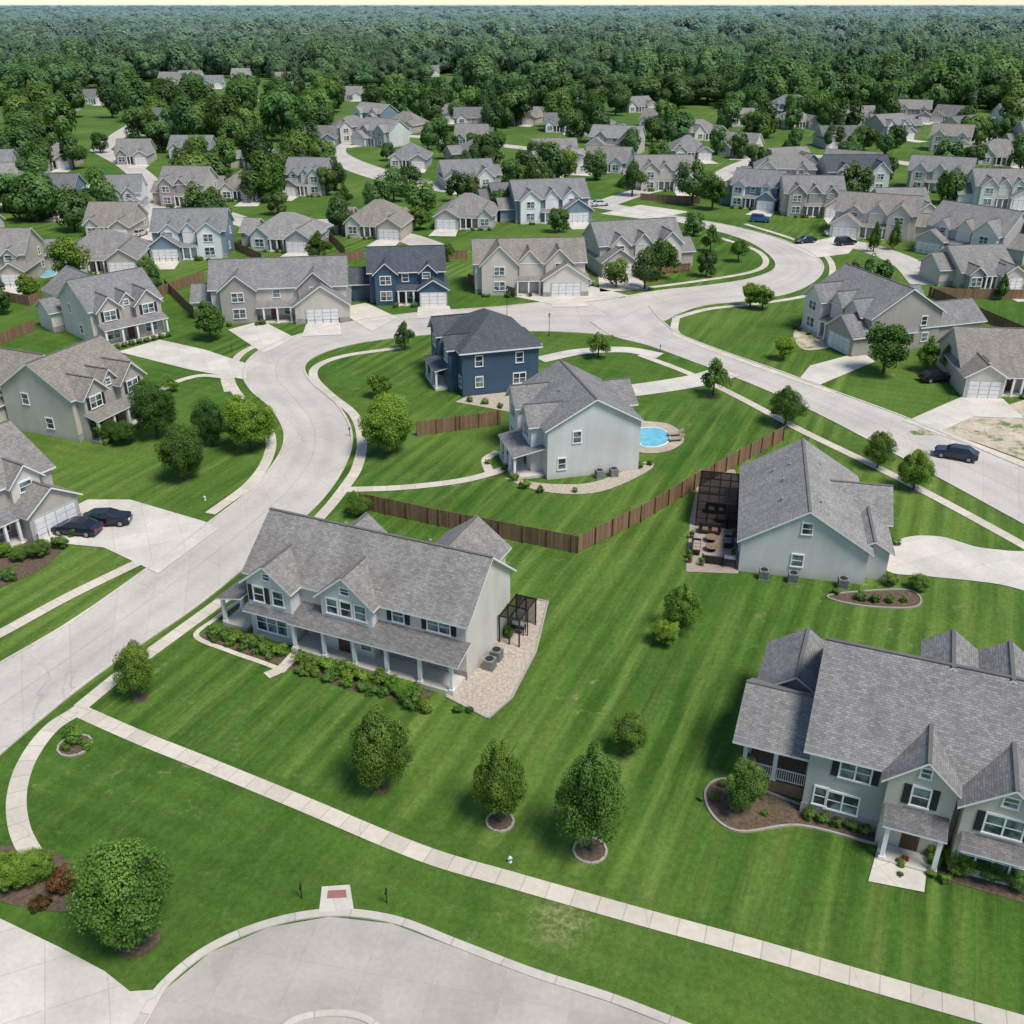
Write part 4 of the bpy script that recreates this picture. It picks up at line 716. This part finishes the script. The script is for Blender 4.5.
def ring(y0,y1,sp,smin,smax,zs):
    ny=int((y1-y0)/sp)
    for j in range(ny):
        y=y0+(j+.5)*sp; hw=y*.58+60; nx=int(2*hw/sp); X=-hw+(np.arange(nx)+.5)*sp+rs.uniform(-.48,.48,nx)*sp; Yy=y+rs.uniform(-.48,.48,nx)*sp
        for x,yy in zip(X,Yy):
            dp=yy*CP+CH*SP; v=512+F*(CH*CP-yy*SP)/dp; u=512+F*x/dp
            if v>yb(u)+4*math.sin(u*.05)+3*math.sin(u*.13): continue
            cl=math.sin(x*.013+2*math.sin(yy*.006))*math.sin(yy*.0075+1.3+math.sin(x*.009))
            if cl>(.5 if x<0 else .66) and yy<2800: continue
            pts.append((x,yy,rs.uniform(smin**.5,smax**.5)**2,zs*rs.uniform(.7,1.3)))
ring(430,1050,11,.8,1.8,.95); ring(1050,2000,18,1.3,3.0,.7); ring(2000,4200,34,2.4,4.6,.42); ring(4200,11000,80,5,9,.25)
hp=[(*G(h[0],h[1]),90 if h[1]<90 else 42) for h in HS if h[1]<118]
pts=[p for p in pts if all(not(abs(p[0]-a)<26 and -d<p[1]-b<17) for a,b,d in hp) and (p[1]>750 or free(p[0],p[1],-1))]
rest=np.array(pts); n=len(rest)
me=bpy.data.meshes.new('forest'); me.from_pydata([(a,b,0) for a,b in rest[:,:2]],[],[])
a=me.attributes.new('sc','FLOAT_VECTOR','POINT'); a.data.foreach_set('vector',np.stack([rest[:,2],rest[:,2],rest[:,2]*rest[:,3]],1).ravel())
a=me.attributes.new('rt','FLOAT_VECTOR','POINT'); a.data.foreach_set('vector',np.stack([np.zeros(n),np.zeros(n),rs.random(n)*6.28],1).ravel())
a=me.attributes.new('ix','INT','POINT'); a.data.foreach_set('value',rs.integers(0,4,n).astype(np.int32))
pc=bpy.data.collections.new('tree_kinds')
for i,f in enumerate(FAR): q=bpy.data.objects.new('forest_tree_kind',f); pc.objects.link(q)
fo=ob('forest',me,kind='stuff',label='dense green deciduous woodland reaching to the horizon',category='forest')
ng=bpy.data.node_groups.new('forest_scatter','GeometryNodeTree'); ng.interface.new_socket('Geometry',in_out='INPUT',socket_type='NodeSocketGeometry'); ng.interface.new_socket('Geometry',in_out='OUTPUT',socket_type='NodeSocketGeometry')
gi=ng.nodes.new('NodeGroupInput');go=ng.nodes.new('NodeGroupOutput');ip=ng.nodes.new('GeometryNodeInstanceOnPoints');ci=ng.nodes.new('GeometryNodeCollectionInfo'); ci.inputs[0].default_value=pc; ci.inputs[1].default_value=True; ci.inputs[2].default_value=True
def na(nm,ty): q=ng.nodes.new('GeometryNodeInputNamedAttribute'); q.data_type=ty; q.inputs[0].default_value=nm; return [s for s in q.outputs if s.enabled and s.name=='Attribute'][0]
ip.inputs['Pick Instance'].default_value=True; lk=ng.links.new
lk(gi.outputs[0],ip.inputs['Points']);lk(ci.outputs[0],ip.inputs['Instance']);lk(na('ix','INT'),ip.inputs['Instance Index']);lk(na('rt','FLOAT_VECTOR'),ip.inputs['Rotation']);lk(na('sc','FLOAT_VECTOR'),ip.inputs['Scale']);lk(ip.outputs[0],go.inputs[0])
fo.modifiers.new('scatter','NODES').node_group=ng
print('forest pts',n,'indiv far',NF,'manual',TB[0],'shrubs',SC[0])
# ---------------------------------------------------------------- light, sky, camera
w=bpy.data.worlds.new('World'); S.world=w; w.use_nodes=True; nt=w.node_tree; bg=nt.nodes['Background']; sk=nt.nodes.new('ShaderNodeTexSky'); sk.sky_type='NISHITA'; sk.sun_disc=False
EL=math.radians(60); AZ=math.radians(132); sk.sun_elevation=EL; sk.sun_rotation=AZ; sk.dust_density=.2; sk.air_density=1.0; sk.ozone_density=2.0; sk.altitude=50
nt.links.new(sk.outputs[0],bg.inputs[0]); bg.inputs[1].default_value=.15
sl=bpy.data.lights.new('sun','SUN'); sl.energy=4.3; sl.angle=math.radians(20); sl.color=(1,.95,.87); so=bpy.data.objects.new('sun',sl); COL.objects.link(so)
so.rotation_euler=Vector((math.sin(AZ)*math.cos(EL),math.cos(AZ)*math.cos(EL),math.sin(EL))).to_track_quat('Z','Y').to_euler()
c=bpy.data.cameras.new('camera'); c.sensor_width=36; c.lens=36*F/1024; c.clip_end=90000; c.clip_start=1; co=bpy.data.objects.new('camera',c); co.location=(0,0,CH); co.rotation_euler=(math.pi/2-PT,0,0); COL.objects.link(co); S.camera=co
S.view_settings.view_transform='Standard'; S.view_settings.look='None'; S.view_settings.exposure=0
